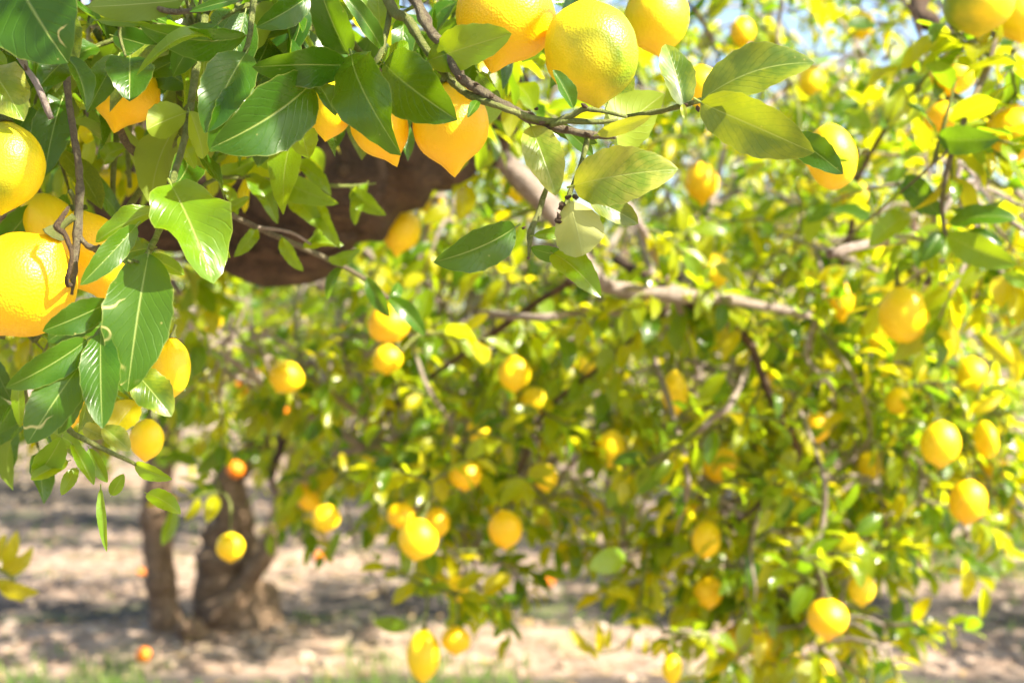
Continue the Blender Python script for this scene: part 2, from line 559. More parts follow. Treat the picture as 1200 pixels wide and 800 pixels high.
def sprig(bag, leaves, start, direction, length, nleaf, size, kinds=7, droop=0.35):
    """A short drooping shoot with leaves set alternately along it."""
    d = Vector(direction).normalized()
    p = Vector(start)
    pts = [p.copy()]
    for i in range(3):
        d = (d + Vector((0, 0, -droop * 0.4)) + rnd_unit() * 0.18).normalized()
        p = p + d * (length / 3)
        pts.append(p.copy())
    bag.add(*tube(pts, [0.0032, 0.0026, 0.002, 0.0012], 4, 2))
    side = d.orthogonal().normalized()
    for i in range(nleaf):
        t = 0.12 + 0.88 * i / max(1, nleaf - 1)
        f = t * 3
        k = min(2, int(f))
        q = pts[k].lerp(pts[k + 1], f - k)
        ax = (pts[k + 1] - pts[k]).normalized()
        ang = i * 2.4 + random.uniform(-0.5, 0.5)
        radial = (Matrix.Rotation(ang, 3, ax) @ side).normalized()
        ld = (radial * random.uniform(0.6, 1.0) + ax * 0.65 + Vector((0, 0, -random.uniform(0.0, droop * 1.6)))).normalized()
        up = (Vector((0, 0, 1)) * 0.45 + radial * 0.1 + rnd_unit() * 0.6 + sun_dir * 0.75)   # blades turn to the light
        s = size * random.uniform(0.62, 1.18)
        leaves.append((leaf_matrix(q + ld * s * 0.1, ld, up, s), random.randrange(kinds), s))


def in_view(p, pad=30):
    if p.y < 0.3:
        return False
    px = 600 + p.x / p.y * FPX
    py = 400 - (p.z - CAM_H) / p.y * FPX
    return -pad < px < 1200 + pad and -pad < py < 800 + pad


def build_crown(tree, nodes, blobs, mat, leaf_size, per_sprig=7, max_parts=300, twig_mat='branch', branch_r=0.005,
                extra=(), part_min=0.0, twig_len=(0.12, 0.24)):
    """nodes: points on the limbs; blobs: (centre, radii, sprig count). Each blob is reached by its own branch."""
    leaves, bag = list(extra), Bag()
    for c, r, cnt in blobs:
        near = min(nodes, key=lambda q: (q - c).length)
        L = (near - c).length
        mid = near.lerp(c, 0.5) + Vector((0, 0, 0.10 * L)) + rnd_unit() * 0.05 * L
        hub = c + Vector((0, 0, r.z * 0.25))
        ends = [hub]
        tube_object('branch', tree, [near, mid, hub], [branch_r * 1.5, branch_r * 1.1, branch_r * 0.7], M[twig_mat], 7, 5, 0.25, 0.3, random.random() * 9)
        spread = []
        for q in range(max(3, int(cnt / 5))):
            e = c + Vector((RNG.uniform(-1, 1) * r.x, RNG.uniform(-1, 1) * r.y, RNG.uniform(-1, 1) * r.z)) * 0.62
            m2 = hub.lerp(e, 0.5) + Vector((0, 0, 0.04)) + rnd_unit() * 0.03
            bag.add(*tube([hub, m2, e], [branch_r * 0.6, branch_r * 0.45, branch_r * 0.3], 5, 4))
            spread += [m2, e]
        spread.append(hub)
        for q in range(cnt):
            while True:
                v = Vector(RNG.uniform(-1, 1, size=3))
                if 0.15 < v.length < 1:
                    break
            s = c + Vector((v.x * r.x, v.y * r.y, v.z * r.z))
            root = min(spread, key=lambda w: (w - s).length)
            d = (s - root)
            if d.length > 0.06:
                bag.add(*tube([root, root.lerp(s, 0.5) + Vector((0, 0, 0.015)), s], [0.0045, 0.004, 0.0032], 5, 2))
            out = Vector((v.x, v.y, v.z * 0.6 - 0.25)) + rnd_unit() * 0.5
            sprig(bag, leaves, s, out, random.uniform(*twig_len), per_sprig, leaf_size)
    tw = link('twigs', mesh_from('twigs', [v - WORLD[tree.name] for v in bag.V], bag.F, M[twig_mat]), tree, WORLD[tree.name])
    tag(tw, kind='stuff')
    cand = [(s / max(0.4, m.translation.y), i) for i, (m, k, s) in enumerate(leaves) if in_view(m.translation)]
    cand.sort(reverse=True)
    pick = set(i for w, i in cand[:max_parts] if w * FPX > part_min)
    for i in pick:
        m, k, s = leaves[i]
        mt = mat if not isinstance(mat, list) else random.choice(mat)
        link('leaf', shared_leaf(k, mt), tree, matrix=m)
    rest = [l for i, l in enumerate(leaves) if i not in pick]
    if rest:
        joined_leaves('crown', tree, rest, mat if not isinstance(mat, list) else mat[0])
    return leaves


# ------------------------------------------------------------------ the ground
def ground_height(x, y):
    h = 0.0
    for yc, a, w in ((6.15, 0.075, 0.30), (7.25, 0.09, 0.42), (8.7, 0.08, 0.4), (10.3, 0.09, 0.6), (12.5, 0.1, 0.7)):
        h += a * math.exp(-((y - yc + 0.10 * math.sin(x * 0.9 + yc)) / w) ** 2)
    if y < 25:
        h += 0.022 * mn.noise(Vector((x * 1.7, y * 1.7, 0))) + 0.012 * mn.noise(Vector((x * 6, y * 6, 3)))
    return h - 0.02


def build_ground():
    xs = np.concatenate([np.linspace(-600, -60, 8), np.linspace(-40, -7, 12), np.linspace(-6, 6, 170), np.linspace(7, 40, 12), np.linspace(60, 600, 8)])
    ys = np.concatenate([np.linspace(-200, -10, 6), np.linspace(-6, 4.5, 16), np.linspace(4.8, 14, 180), np.linspace(14.5, 30, 24), np.linspace(40, 900, 14)])
    V, F = [], []
    for y in ys:
        for x in xs:
            V.append((x, y, ground_height(x, y)))
    nx = len(xs)
    for j in range(len(ys) - 1):
        for i in range(nx - 1):
            a = j * nx + i
            F.append((a, a + 1, a + nx + 1, a + nx))
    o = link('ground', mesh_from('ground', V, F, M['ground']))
    tag(o, 'pale tan orchard soil with low ridges and darker strips of painted shade and damp', kind='structure')


build_ground()

# loose clods and stones
ICO_V = [(0, 0, 1), (0.9, 0, 0.35), (0.28, 0.85, 0.4), (-0.72, 0.52, 0.35), (-0.7, -0.55, 0.4), (0.3, -0.85, 0.3),
         (0.7, 0.5, -0.4), (-0.3, 0.85, -0.4), (-0.9, 0, -0.4), (-0.25, -0.85, -0.4), (0.72, -0.52, -0.4), (0, 0, -0.8)]
ICO_F = [(0, 1, 2), (0, 2, 3), (0, 3, 4), (0, 4, 5), (0, 5, 1), (1, 6, 2), (2, 7, 3), (3, 8, 4), (4, 9, 5), (5, 10, 1),
         (6, 7, 2), (7, 8, 3), (8, 9, 4), (9, 10, 5), (10, 6, 1), (11, 7, 6), (11, 8, 7), (11, 9, 8), (11, 10, 9), (11, 6, 10)]


def scatter():
    V, F, R = [], [], []
    for i in range(5200):
        y = 4.9 + 9.5 * random.random() ** 1.5
        x = random.uniform(-0.5, 0.5) * (y * 0.86)
        s = 0.006 + 0.03 * random.random() ** 4
        if min(abs(y - q) for q in (5.35, 6.68, 7.75, 8.75, 10.0)) < 0.3 and random.random() < 0.8:
            continue
        z = ground_height(x, y)
        k = len(V)
        a = random.random() * 6.28
        ca, sa = math.cos(a), math.sin(a)
        e = [random.uniform(0.7, 1.3) for _ in range(3)]
        for (p, q, r) in ICO_V:
            p, q, r = p * e[0] * s, q * e[1] * s, r * e[2] * s * 0.6
            V.append((x + p * ca - q * sa, y + p * sa + q * ca, z + r + s * 0.2))
        F += [tuple(j + k for j in f) for f in ICO_F]
        R += [random.random()] * 12
    tag(link('gravel', mesh_from('gravel', V, F, M['stone'], rnd=R, smooth=False)), 'loose clods and small stones scattered over the tan soil', 'gravel', kind='stuff')
    V, F, R = [], [], []
    strips = [(5.3, 0.3, 2000, 1.0), (6.7, 0.22, 700, 0.45), (8.0, 0.25, 500, 0.5), (9.4, 0.4, 700, 0.7), (8.3, 0.45, 1500, 1.1)]
    for yc, w, n, hs in strips:
        for i in range(n):
            y = yc + RNG.normal() * w
            if y < 4.6:
                continue
            x = random.uniform(-0.45, 0.5) * y * 0.86
            if yc == 5.35:
                x = RNG.normal() * 0.9 + 0.6 if random.random() < 0.7 else x
            if yc == 8.3:
                x = random.uniform(1.3, 3.4)
            if mn.noise(Vector((x * 1.4, y * 2.4, 5))) < -0.05:
                continue
            z = ground_height(x, y) - 0.005
            for q in range(3):
                h = random.uniform(0.025, 0.085) * hs
                a = random.random() * 6.28
                w2 = random.uniform(0.002, 0.005)
                dx, dy = math.cos(a), math.sin(a)
                ln = h * random.uniform(0.2, 0.8)
                ox, oy = random.uniform(-0.02, 0.02), random.uniform(-0.02, 0.02)
                k = len(V)
                V += [(x + ox - dy * w2, y + oy + dx * w2, z), (x + ox + dy * w2, y + oy - dx * w2, z),
                      (x + ox + dx * ln * 0.4 + dy * w2 * 0.8, y + oy + dy * ln * 0.4 - dx * w2 * 0.8, z + h * 0.65),
                      (x + ox + dx * ln * 0.4 - dy * w2 * 0.8, y + oy + dy * ln * 0.4 + dx * w2 * 0.8, z + h * 0.65),
                      (x + ox + dx * ln, y + oy + dy * ln, z + h)]
                F += [(k, k + 1, k + 2, k + 3), (k + 3, k + 2, k + 4)]
                R += [random.random()] * 5
    tag(link('grass', mesh_from('grass', V, F, M['grass'], rnd=R)), 'short green weeds growing in strips on the orchard soil', 'grass', kind='stuff')
    V, F, R = [], [], []
    for i in range(900):
        y = 4.9 + 7.5 * random.random() ** 1.3
        x = random.uniform(-0.5, 0.5) * (y * 0.86)
        s = random.uniform(0.02, 0.05)
        z = ground_height(x, y) + 0.012
        a = random.random() * 6.28
        d = Vector((math.cos(a), math.sin(a), random.uniform(-0.1, 0.3))) * s
        e = Vector((-math.sin(a), math.cos(a), random.uniform(-0.3, 0.3))) * s * 0.28
        c = Vector((x, y, z))
        k = len(V)
        V += [tuple(c - d), tuple(c + e + Vector((0, 0, s * .15))), tuple(c + d), tuple(c - e + Vector((0, 0, s * .15)))]
        F += [(k, k + 1, k + 2), (k, k + 2, k + 3)]
        R += [random.random()] * 4
    tag(link('leaf_litter', mesh_from('leaf_litter', V, F, M['litter'], rnd=R)), 'dry brown fallen leaves strewn over the orchard soil', 'leaf litter', kind='stuff')


scatter()


# ------------------------------------------------------------------ lemons
def lemon_profile(kind):
    """(z, radius) pairs from stalk to nipple, width 1 (radius 0.5), z from +0.6 to -0.6."""
    pts = []
    nip = (0.15, 0.13, 0.16, 0.08)[kind]
    neck = (0.05, 0.10, 0.03, 0.02)[kind]
    n = 22
    for i in range(n + 1):
        t = i / n
        z = 0.6 - 1.2 * t
        core = (t - 0.03 - neck * 0.6) / (0.97 - neck * 0.6 - nip * 0.85)
        core = min(1.0, max(0.0, core))
        r = 0.5 * max(0.0, 1 - (2 * core - 1) ** 2) ** (0.5 if kind != 2 else 0.56)
        tip = max(0.0, 1 - ((t - 1) / nip) ** 2) if t > 1 - nip else 0.0
        rn = (0.115, 0.12, 0.10, 0.085)[kind] * (max(0.0, 1 - max(0.0, (t - (1 - nip)) / nip) ** 2.2)) ** 0.5 if t > 1 - nip else (0.08 if t > 0.75 else 0.0)
        r = max(r, rn if t > 0.75 else 0, 0.16 * (1 - max(0, t - 0.03) / 0.06) if t < 0.08 and kind == 1 else 0)
        pts.append((z, r))
    pts[0] = (0.585, 0.0)
    pts[-1] = (-0.6, 0.0)
    # relax so that the nipple runs softly into the body
    zs = [p[0] for p in pts]; rs = [p[1] for p in pts]
    for _ in range(2):
        rs = [rs[0]] + [(rs[i - 1] + 2 * rs[i] + rs[i + 1]) / 4 for i in range(1, n)] + [rs[-1]]
    k = 0.5 / max(rs)
    return [(z, r * k) for z, r in zip(zs, rs)]


LEMON = {}


def lemon_mesh(kind, mat, seg=28):
    key = (kind, mat)
    if key in LEMON:
        return LEMON[key]
    prof = lemon_profile(kind)
    V, F = [], []
    for i, (z, r) in enumerate(prof):
        for s in range(seg):
            a = 2 * math.pi * s / seg
            q = Vector((math.cos(a) * r, math.sin(a) * r, z))
            f = 1 + 0.05 * mn.noise(q * 2.4 + Vector((kind * 5.1, 0, 0))) + 0.018 * mn.noise(q * 7.0)
            V.append(Vector((q.x * f + 0.03 * math.sin(z * 2.2 + kind), q.y * f, z)))
    for i in range(len(prof) - 1):
        for s in range(seg):
            a, b_ = i * seg + s, i * seg + (s + 1) % seg
            F.append((a + seg, b_ + seg, b_, a))
    LEMON[key] = mesh_from('lemon', V, F, M[mat])
    return LEMON[key]


def stem_mesh():
    if 'stem' in LEMON:
        return LEMON['stem']
    V, F = tube([(0, 0, 0.56), (0, 0, 0.60), (0.02, 0, 0.68), (0.06, 0.01, 0.80)], [0.11, 0.075, 0.035, 0.034], 8, 3)
    LEMON['stem'] = mesh_from('stem', V, F, M['twig_green'])
    return LEMON['stem']


LEMON_TOPS = []


def lemon(px, py, d, w, h, label, group=None, kind=0, mat='lemon', tilt=0.0, lean=0.0, stem=True, spin=None):
    """A lemon w pixels wide and h long as seen at distance d; tilt turns it in the picture plane, lean towards the camera."""
    o = bpy.data.objects.new('lemon', lemon_mesh(kind, mat))
    COL.objects.link(o)
    o.location = at(px, py, d)
    s = w / FPX * d
    o.scale = (s, s, h / FPX * d / 1.2)
    sp = random.random() * 6.28 if spin is None else spin
    R = Matrix.Rotation(math.radians(tilt), 3, 'Y') @ Matrix.Rotation(math.radians(lean), 3, 'X') @ Matrix.Rotation(sp, 3, 'Z')
    o.rotation_euler = R.to_euler()
    tag(o, label, 'lemon', group)
    if stem:
        c = bpy.data.objects.new('stem', stem_mesh())
        COL.objects.link(c)
        c.parent = o
    top = Vector(o.location) + R @ Vector((0.06 * s, 0, 0.80 * h / FPX * d / 1.2))
    LEMON_TOPS.append((top, d))
    return o, top


def tree_root(label, base, group=None):
    e = bpy.data.objects.new('lemon_tree', None)
    COL.objects.link(e)
    e.empty_display_size = 0.3
    e.location = base
    WORLD[e.name] = Vector(base)
    tag(e, label, 'tree', group)
    return e


def px_path(pts):
    return [at(*p) for p in pts]


# ------------------------------------------------------------------ the near tree: trunk, thick limb, boughs
TA = tree_root('big near lemon tree with thick pruned limb and leafy sprays hanging from it', (-2.35, 2.5, 0))
A0 = Vector((-2.35, 2.5, 0))
tube_object('trunk', TA, [A0 + Vector((0, 0, -0.1)), A0 + Vector((0.02, -0.02, 0.4)), A0 + Vector((0.1, -0.05, 0.85)), A0 + Vector((0.28, -0.12, 1.2))],
            [0.21, 0.16, 0.145, 0.14], M['bark'], 14, 6, 0.3, 0.1, 3)
limb_pts = [A0 + Vector((0.22, -0.1, 1.12)), at(-220, 215, 2.25), at(60, 205, 2.15), at(200, 215, 2.1), at(330, 232, 2.08), at(450, 195, 2.05), at(560, 165, 2.05), at(640, 238, 2.06),
            at(705, 330, 2.08), at(790, 345, 2.1), at(860, 352, 2.12), at(950, 370, 2.15)]
limb_rad = [0.125, 0.115, 0.105, 0.105, 0.11, 0.085, 0.034, 0.021, 0.017, 0.016, 0.011, 0.007]
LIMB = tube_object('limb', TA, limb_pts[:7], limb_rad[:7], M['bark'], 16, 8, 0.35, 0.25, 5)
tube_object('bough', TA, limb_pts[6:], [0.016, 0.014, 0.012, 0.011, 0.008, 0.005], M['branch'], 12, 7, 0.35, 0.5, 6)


def stub(parent, p0, p1, r0, r1, seed):
    """A pruned stub with a paler, ringed cut face."""
    st = tube_object('cut_stub', parent, [p0, p0.lerp(p1, 0.5), p1], [r0, (r0 + r1) / 2, r1], M['bark'], 14, 4, 0.25, 0.0, seed)
    ax = (p1 - p0).normalized()
    V, F = tube([p1 - ax * 0.004, p1 + ax * 0.002, p1 + ax * 0.004], [r1 * 0.82, r1 * 0.8, r1 * 0.68], 14, 1, 0.1, 0, p1, seed)
    link('cut_face', mesh_from('cut_face', V, F, M['bark']), st, p1)
    V, F = tube([p1 - ax * 0.002, p1 + ax * 0.0055], [r1 * 0.24, r1 * 0.12], 10, 1, 0.5, 0, p1, seed)
    link('dark_heart', mesh_from('dark_heart', V, F, M['dry']), st, p1)
    return st


stub(LIMB, at(385, 215, 2.05), at(402, 200, 1.90), 0.075, 0.06, 2)
tube_object('knot', LIMB, [at(262, 215, 2.1), at(268, 265, 2.06), at(270, 305, 2.05)], [0.085, 0.075, 0.05], M['bark'], 14, 6, 0.6, 0.3, 4)
tube_object('knot', LIMB, [at(345, 215, 2.08), at(362, 262, 2.03), at(366, 296, 2.03)], [0.08, 0.07, 0.045], M['bark'], 14, 6, 0.6, 0.3, 6)
stub(LIMB, at(560, 160, 2.06), at(601, 98, 1.98), 0.05, 0.04, 8)
# ascending limbs out of the fork, carrying the upper crown
up1 = [A0 + Vector((0.25, -0.1, 1.15)), Vector((-1.75, 2.45, 1.75)), Vector((-1.1, 2.4, 2.2)), Vector((-0.3, 2.35, 2.45)), Vector((0.6, 2.3, 2.5))]
tube_object('limb', TA, up1, [0.1, 0.075, 0.055, 0.04, 0.02], M['bark'], 12, 6, 0.3, 0.2, 9)
up2 = [A0 + Vector((0.2, -0.05, 1.1)), Vector((-2.3, 2.1, 1.7)), Vector((-1.9, 1.5, 2.1)), Vector((-1.2, 1.15, 2.25)), Vector((-0.4, 1.05, 2.15)), Vector((0.1, 1.05, 1.9))]
tube_object('limb', TA, up2, [0.09, 0.07, 0.05, 0.032, 0.02, 0.012], M['bark'], 12, 6, 0.3, 0.2, 12)
up3 = [A0 + Vector((0.15, 0.0, 1.1)), Vector((-2.5, 2.9, 1.8)), Vector((-2.4, 3.2, 2.5))]
tube_object('limb', TA, up3, [0.09, 0.06, 0.03], M['bark'], 10, 5, 0.3, 0.2, 14)

A_front, B_front = [], []          # places along the bare branches where short leafy shoots stand out


def bury(path, rad):
    """Carry both ends of a branch on, back into the leaves, so that none stops in the open."""
    a = path[0] + (path[0] - path[1]).normalized() * 0.10 + Vector((0, 0.22, 0.02))
    z = path[-1] + (path[-1] - path[-2]).normalized() * 0.08 + Vector((0, 0.22, -0.02))
    return [a] + path + [z], [rad[0]] + rad + [rad[-1] * 0.6]


def clothe(path, out):
    for k in range(len(path) - 1):
        for q in range(2):
            out.append(path[k].lerp(path[k + 1], random.random()) + Vector((random.uniform(-0.03, 0.03), random.uniform(0.0, 0.05), random.uniform(-0.02, 0.03))))


A_branches = [
    ([(745, 255, 1.98), (765, 295, 2.03), (786, 336, 2.11), (815, 420, 2.18)], (0.009, 0.009, 0.008, 0.004), 'branch'),
    ([(798, 348, 2.14), (838, 372, 2.16), (876, 398, 2.18), (893, 440, 2.20), (912, 485, 2.23), (935, 532, 2.28), (905, 575, 2.33), (862, 612, 2.38)],
     (0.014, 0.013, 0.012, 0.010, 0.010, 0.009, 0.007, 0.005), 'bark'),
    ([(782, 360, 2.18), (745, 395, 2.28), (700, 432, 2.38), (660, 462, 2.43), (632, 490, 2.48), (614, 535, 2.53)], (0.008, 0.007, 0.006, 0.006, 0.005, 0.004), 'bark'),
    ([(670, 328, 2.13), (620, 360, 2.28), (562, 402, 2.38), (490, 452, 2.53), (440, 500, 2.63)], (0.009, 0.009, 0.008, 0.008, 0.006), 'bark'),
    ([(625, 372, 2.08), (690, 366, 2.13), (760, 372, 2.18)], (0.009, 0.008, 0.005), 'branch'),
    ([(858, 470, 2.08), (835, 490, 2.08), (814, 508, 2.10)], (0.0075, 0.0075, 0.006), 'branch'),
    ([(798, 516, 2.13), (803, 545, 2.13), (806, 575, 2.14)], (0.0065, 0.0065, 0.005), 'branch'),
    ([(500, 452, 2.38), (525, 490, 2.43), (530, 508, 2.48)], (0.005, 0.005, 0.004), 'branch'),
    ([(345, 478, 4.4), (330, 520, 4.4), (318, 560, 4.5)], (0.02, 0.024, 0.02), 'bark'),
    ([(962, 545, 2.18), (966, 600, 2.18), (958, 650, 2.18), (964, 700, 2.20)], (0.005, 0.006, 0.006, 0.005), 'branch'),
]
A_nodes = [Vector(p) for p in limb_pts[2:]] + [Vector(p) for p in up1[1:]] + [Vector(p) for p in up2[1:]]
for i, (pp, rr, mt) in enumerate(A_branches):
    path, rr = bury(px_path(pp), [r * 0.62 for r in rr])
    tube_object('branch', TA, path, rr, M[mt], 8, 6, 0.35, 0.6, i * 2.3)
    A_nodes += path
    clothe(path[1:-1], A_front)


def blob(px, py, d, rx, ry, rd, n):
    if 2.3 < d < 3.5:
        d += 0.15                     # the leafy mass stands behind the bare branches and the outer fruit
    return (at(px, py, d), Vector((rx / FPX * d, rd, ry / FPX * d)), n)


A_blobs = [
    blob(470, 335, 2.7, 130, 85, 0.35, 20),
    blob(390, 400, 2.5, 100, 55, 0.3, 18),
    blob(610, 330, 2.7, 120, 110, 0.4, 22),
    blob(600, 450, 2.9, 160, 100, 0.4, 26),
    blob(450, 480, 3.1, 130, 80, 0.4, 24),
    blob(760, 420, 2.8, 140, 120, 0.4, 25),
    blob(740, 530, 2.9, 150, 70, 0.35, 22),
    blob(570, 575, 2.7, 130, 40, 0.25, 18),
    blob(548, 665, 2.6, 40, 48, 0.12, 8),
    blob(345, 575, 2.8, 40, 22, 0.1, 4),
    blob(480, 615, 2.6, 40, 26, 0.1, 5),
    blob(850, 610, 2.6, 75, 60, 0.3, 20),
    blob(900, 715, 2.5, 80, 60, 0.2, 20),
    blob(735, 660, 2.6, 16, 36, 0.08, 3),
    blob(785, 680, 2.6, 28, 40, 0.1, 5),
    blob(870, 400, 2.7, 110, 100, 0.35, 26),
    blob(860, 250, 2.8, 130, 90, 0.35, 26),
    blob(700, 140, 2.8, 170, 70, 0.3, 18),
    blob(860, 80, 2.9, 120, 70, 0.3, 14),
    blob(520, 230, 2.4, 70, 60, 0.2, 12),
    blob(490, 60, 1.7, 90, 50, 0.2, 8),
    # leafy mass behind the foreground leaves and above the picture
    blob(110, 20, 1.42, 150, 50, 0.2, 16),
    blob(260, 30, 1.40, 110, 50, 0.18, 12),
    blob(15, 250, 1.7, 50, 120, 0.2, 10),
    blob(130, 320, 2.0, 100, 40, 0.2, 9),
    blob(270, 420, 2.4, 90, 70, 0.3, 16),
    blob(420, 5, 1.45, 120, 40, 0.18, 10),
    blob(100, -190, 1.5, 300, 110, 0.4, 22),
    blob(420, -230, 1.7, 250, 90, 0.3, 12),
    blob(350, -250, 2.4, 350, 120, 0.4, 26),
    blob(220, -30, 2.2, 300, 90, 0.3, 34),
    blob(60, 250, 2.5, 110, 90, 0.3, 20),
    blob(160, 380, 2.8, 150, 80, 0.3, 24),
    blob(20, 440, 2.8, 60, 50, 0.2, 10),
    blob(40, 110, 1.6, 90, 60, 0.15, 12),
    blob(480, 20, 2.3, 130, 70, 0.25, 16),
    blob(690, -230, 1.85, 210, 70, 0.3, 50),
    blob(540, -170, 1.8, 170, 50, 0.25, 34),
    blob(850, -420, 1.7, 200, 90, 0.3, 30),
    # boughs overhead, between the sun and the foreground sprays
    (Vector((0.45, 0.72, 2.0)), Vector((0.45, 0.30, 0.10)), 20),
    (Vector((-0.15, 0.75, 1.98)), Vector((0.35, 0.28, 0.10)), 24),
    (Vector((0.10, 1.55, 2.10)), Vector((0.45, 0.30, 0.10)), 34),
    # deeper layer of the same boughs
    blob(560, 380, 3.6, 180, 120, 0.3, 34),
    blob(430, 440, 4.0, 120, 90, 0.3, 40),
    blob(350, 370, 4.2, 110, 80, 0.3, 34),
    blob(500, 520, 4.0, 120, 60, 0.3, 34),
    blob(740, 300, 3.7, 180, 140, 0.3, 38),
    blob(720, 480, 3.6, 180, 110, 0.3, 38),
    blob(560, 520, 3.6, 170, 70, 0.3, 28),
    blob(860, 500, 3.6, 130, 130, 0.3, 34),
    blob(830, 140, 3.7, 150, 110, 0.3, 22),
]

# ------------------------------------------------------------------ the tree on the sunny side
TB = tree_root('lemon tree with sunlit yellow-green boughs, its trunk beyond the view', (2.55, 3.4, 0))
B0 = Vector((2.55, 3.4, 0))
tube_object('trunk', TB, [B0 + Vector((0, 0, -0.1)), B0 + Vector((-0.03, 0, 0.4)), B0 + Vector((-0.1, -0.04, 0.8)), B0 + Vector((-0.16, -0.1, 1.1))],
            [0.17, 0.13, 0.12, 0.11], M['bark'], 12, 6, 0.3, 0.1, 33)
B_limbs = [
    [B0 + Vector((-0.14, -0.08, 1.02)), Vector((1.95, 3.0, 1.55)), Vector((1.45, 2.75, 1.95)), at(1190, -140, 2.5), at(1080, -5, 2.3), at(1098, 32, 2.25), at(1116, 62, 2.2), at(1112, 160, 2.2)],
    [B0 + Vector((-0.14, -0.08, 1.02)), Vector((2.0, 2.9, 1.3)), Vector((1.5, 2.7, 1.42)), at(1330, 300, 2.5), at(1240, 330, 2.45), at(1130, 345, 2.45), at(1060, 310, 2.4)],
    [B0 + Vector((-0.14, -0.08, 1.0)), Vector((2.3, 3.0, 1.7)), Vector((1.9, 2.9, 2.3)), Vector((1.4, 2.8, 2.6))],
    [B0 + Vector((-0.14, -0.05, 1.0)), Vector((2.5, 3.6, 1.7)), Vector((2.4, 3.8, 2.4))],
]
B_rads = [[0.08, 0.06, 0.04, 0.026, 0.014, 0.013, 0.012, 0.006], [0.08, 0.05, 0.03, 0.02, 0.014, 0.01, 0.006], [0.08, 0.06, 0.04, 0.02], [0.08, 0.05, 0.03]]
B_nodes = []
for i, (pp, rr) in enumerate(zip(B_limbs, B_rads)):
    tube_object('limb', TB, pp, rr, M['bark'], 10, 6, 0.3, 0.3, 40 + i)
    B_nodes += pp[2:]
B_branches = [
    ([(1116, 62, 2.2), (1150, 40, 1.75), (1166, 45, 1.6), (1152, 92, 1.58), (1135, 125, 1.56), (1120, 165, 1.55), (1085, 200, 1.55)], (0.008, 0.006, 0.005, 0.005, 0.005, 0.004, 0.002), 'twig_old'),
    ([(1116, 70, 2.3), (1060, 120, 2.35), (1005, 210, 2.4), (998, 262, 2.4), (990, 300, 2.4), (970, 345, 2.42), (952, 385, 2.42), (945, 440, 2.45)], (0.009, 0.008, 0.008, 0.008, 0.008, 0.007, 0.006, 0.003), 'bark'),
    ([(965, 345, 2.3), (952, 385, 2.3), (945, 420, 2.3), (975, 455, 2.3)], (0.005, 0.005, 0.005, 0.003), 'branch'),
    ([(1075, 395, 2.3), (1100, 440, 2.3), (1122, 490, 2.3), (1145, 540, 2.3), (1162, 580, 2.3)], (0.005, 0.005, 0.005, 0.004, 0.003), 'twig_green'),
    ([(1122, 490, 2.3), (1150, 492, 2.3), (1172, 470, 2.3)], (0.004, 0.004, 0.003), 'twig_green'),
    ([(1000, 440, 2.35), (1020, 500, 2.4), (1005, 530, 2.4)], (0.004, 0.004, 0.003), 'branch'),
    ([(1020, 180, 2.4), (1110, 190, 2.4), (1160, 215, 2.4), (1200, 235, 2.4)], (0.006, 0.008, 0.009, 0.009), 'branch'),
    ([(935, 120, 2.2), (933, 200, 2.2), (938, 265, 2.2)], (0.004, 0.004, 0.003), 'twig_green'),
    ([(1010, 310, 2.3), (1040, 325, 2.3), (1062, 345, 2.3)], (0.005, 0.005, 0.004), 'branch'),
    ([(915, -10, 2.5), (912, 30, 2.5), (908, 60, 2.5)], (0.006, 0.006, 0.005), 'branch'),
    ([(812, 10, 2.4), (835, 50, 2.4), (842, 80, 2.4)], (0.004, 0.004, 0.003), 'bark'),
    ([(1052, -5, 2.2), (1078, 40, 2.2), (1086, 100, 2.2)], (0.005, 0.005, 0.003), 'bark'),
    ([(935, 540, 2.5), (900, 580, 2.4), (880, 640, 2.4), (885, 700, 2.4)], (0.006, 0.005, 0.004, 0.003), 'branch'),
]
for i, (pp, rr, mt) in enumerate(B_branches):
    path, rr = bury(px_path(pp), [r * 0.62 for r in rr])
    tube_object('branch', TB, path, rr, M[mt], 8, 6, 0.35, 0.6, 60 + i * 2.3)
    B_nodes += path
    clothe(path[1:-1], B_front)
B_blobs = [
    blob(1010, 90, 2.8, 130, 110, 0.3, 15),
    blob(1150, 80, 2.6, 100, 120, 0.3, 10),
    blob(1120, 240, 2.0, 80, 55, 0.15, 10),
    blob(1150, 295, 1.9, 60, 40, 0.12, 7),
    blob(1000, 300, 2.6, 110, 80, 0.3, 24),
    blob(1100, 390, 2.6, 120, 80, 0.3, 19),
    blob(980, 440, 2.7, 110, 70, 0.3, 24),
    blob(1130, 500, 2.6, 90, 80, 0.3, 24),
    blob(1000, 560, 2.6, 110, 70, 0.3, 20),
    blob(1110, 590, 2.6, 80, 35, 0.2, 12),
    blob(975, 660, 2.55, 70, 55, 0.25, 18),
    blob(985, 750, 2.5, 60, 50, 0.2, 14),
    blob(1225, 420, 2.7, 50, 130, 0.2, 5),
    blob(980, 300, 3.6, 140, 140, 0.3, 34),
    blob(900, 40, 3.8, 170, 90, 0.3, 24),
    blob(1100, 30, 3.8, 150, 90, 0.3, 22),
    blob(740, 20, 3.9, 150, 90, 0.3, 26),
    blob(1120, 420, 3.6, 130, 140, 0.3, 34),
    blob(1020, 530, 3.6, 150, 80, 0.3, 30),
    blob(1100, 180, 3.7, 150, 120, 0.3, 26),
    blob(960, 640, 3.4, 80, 50, 0.2, 14),
]

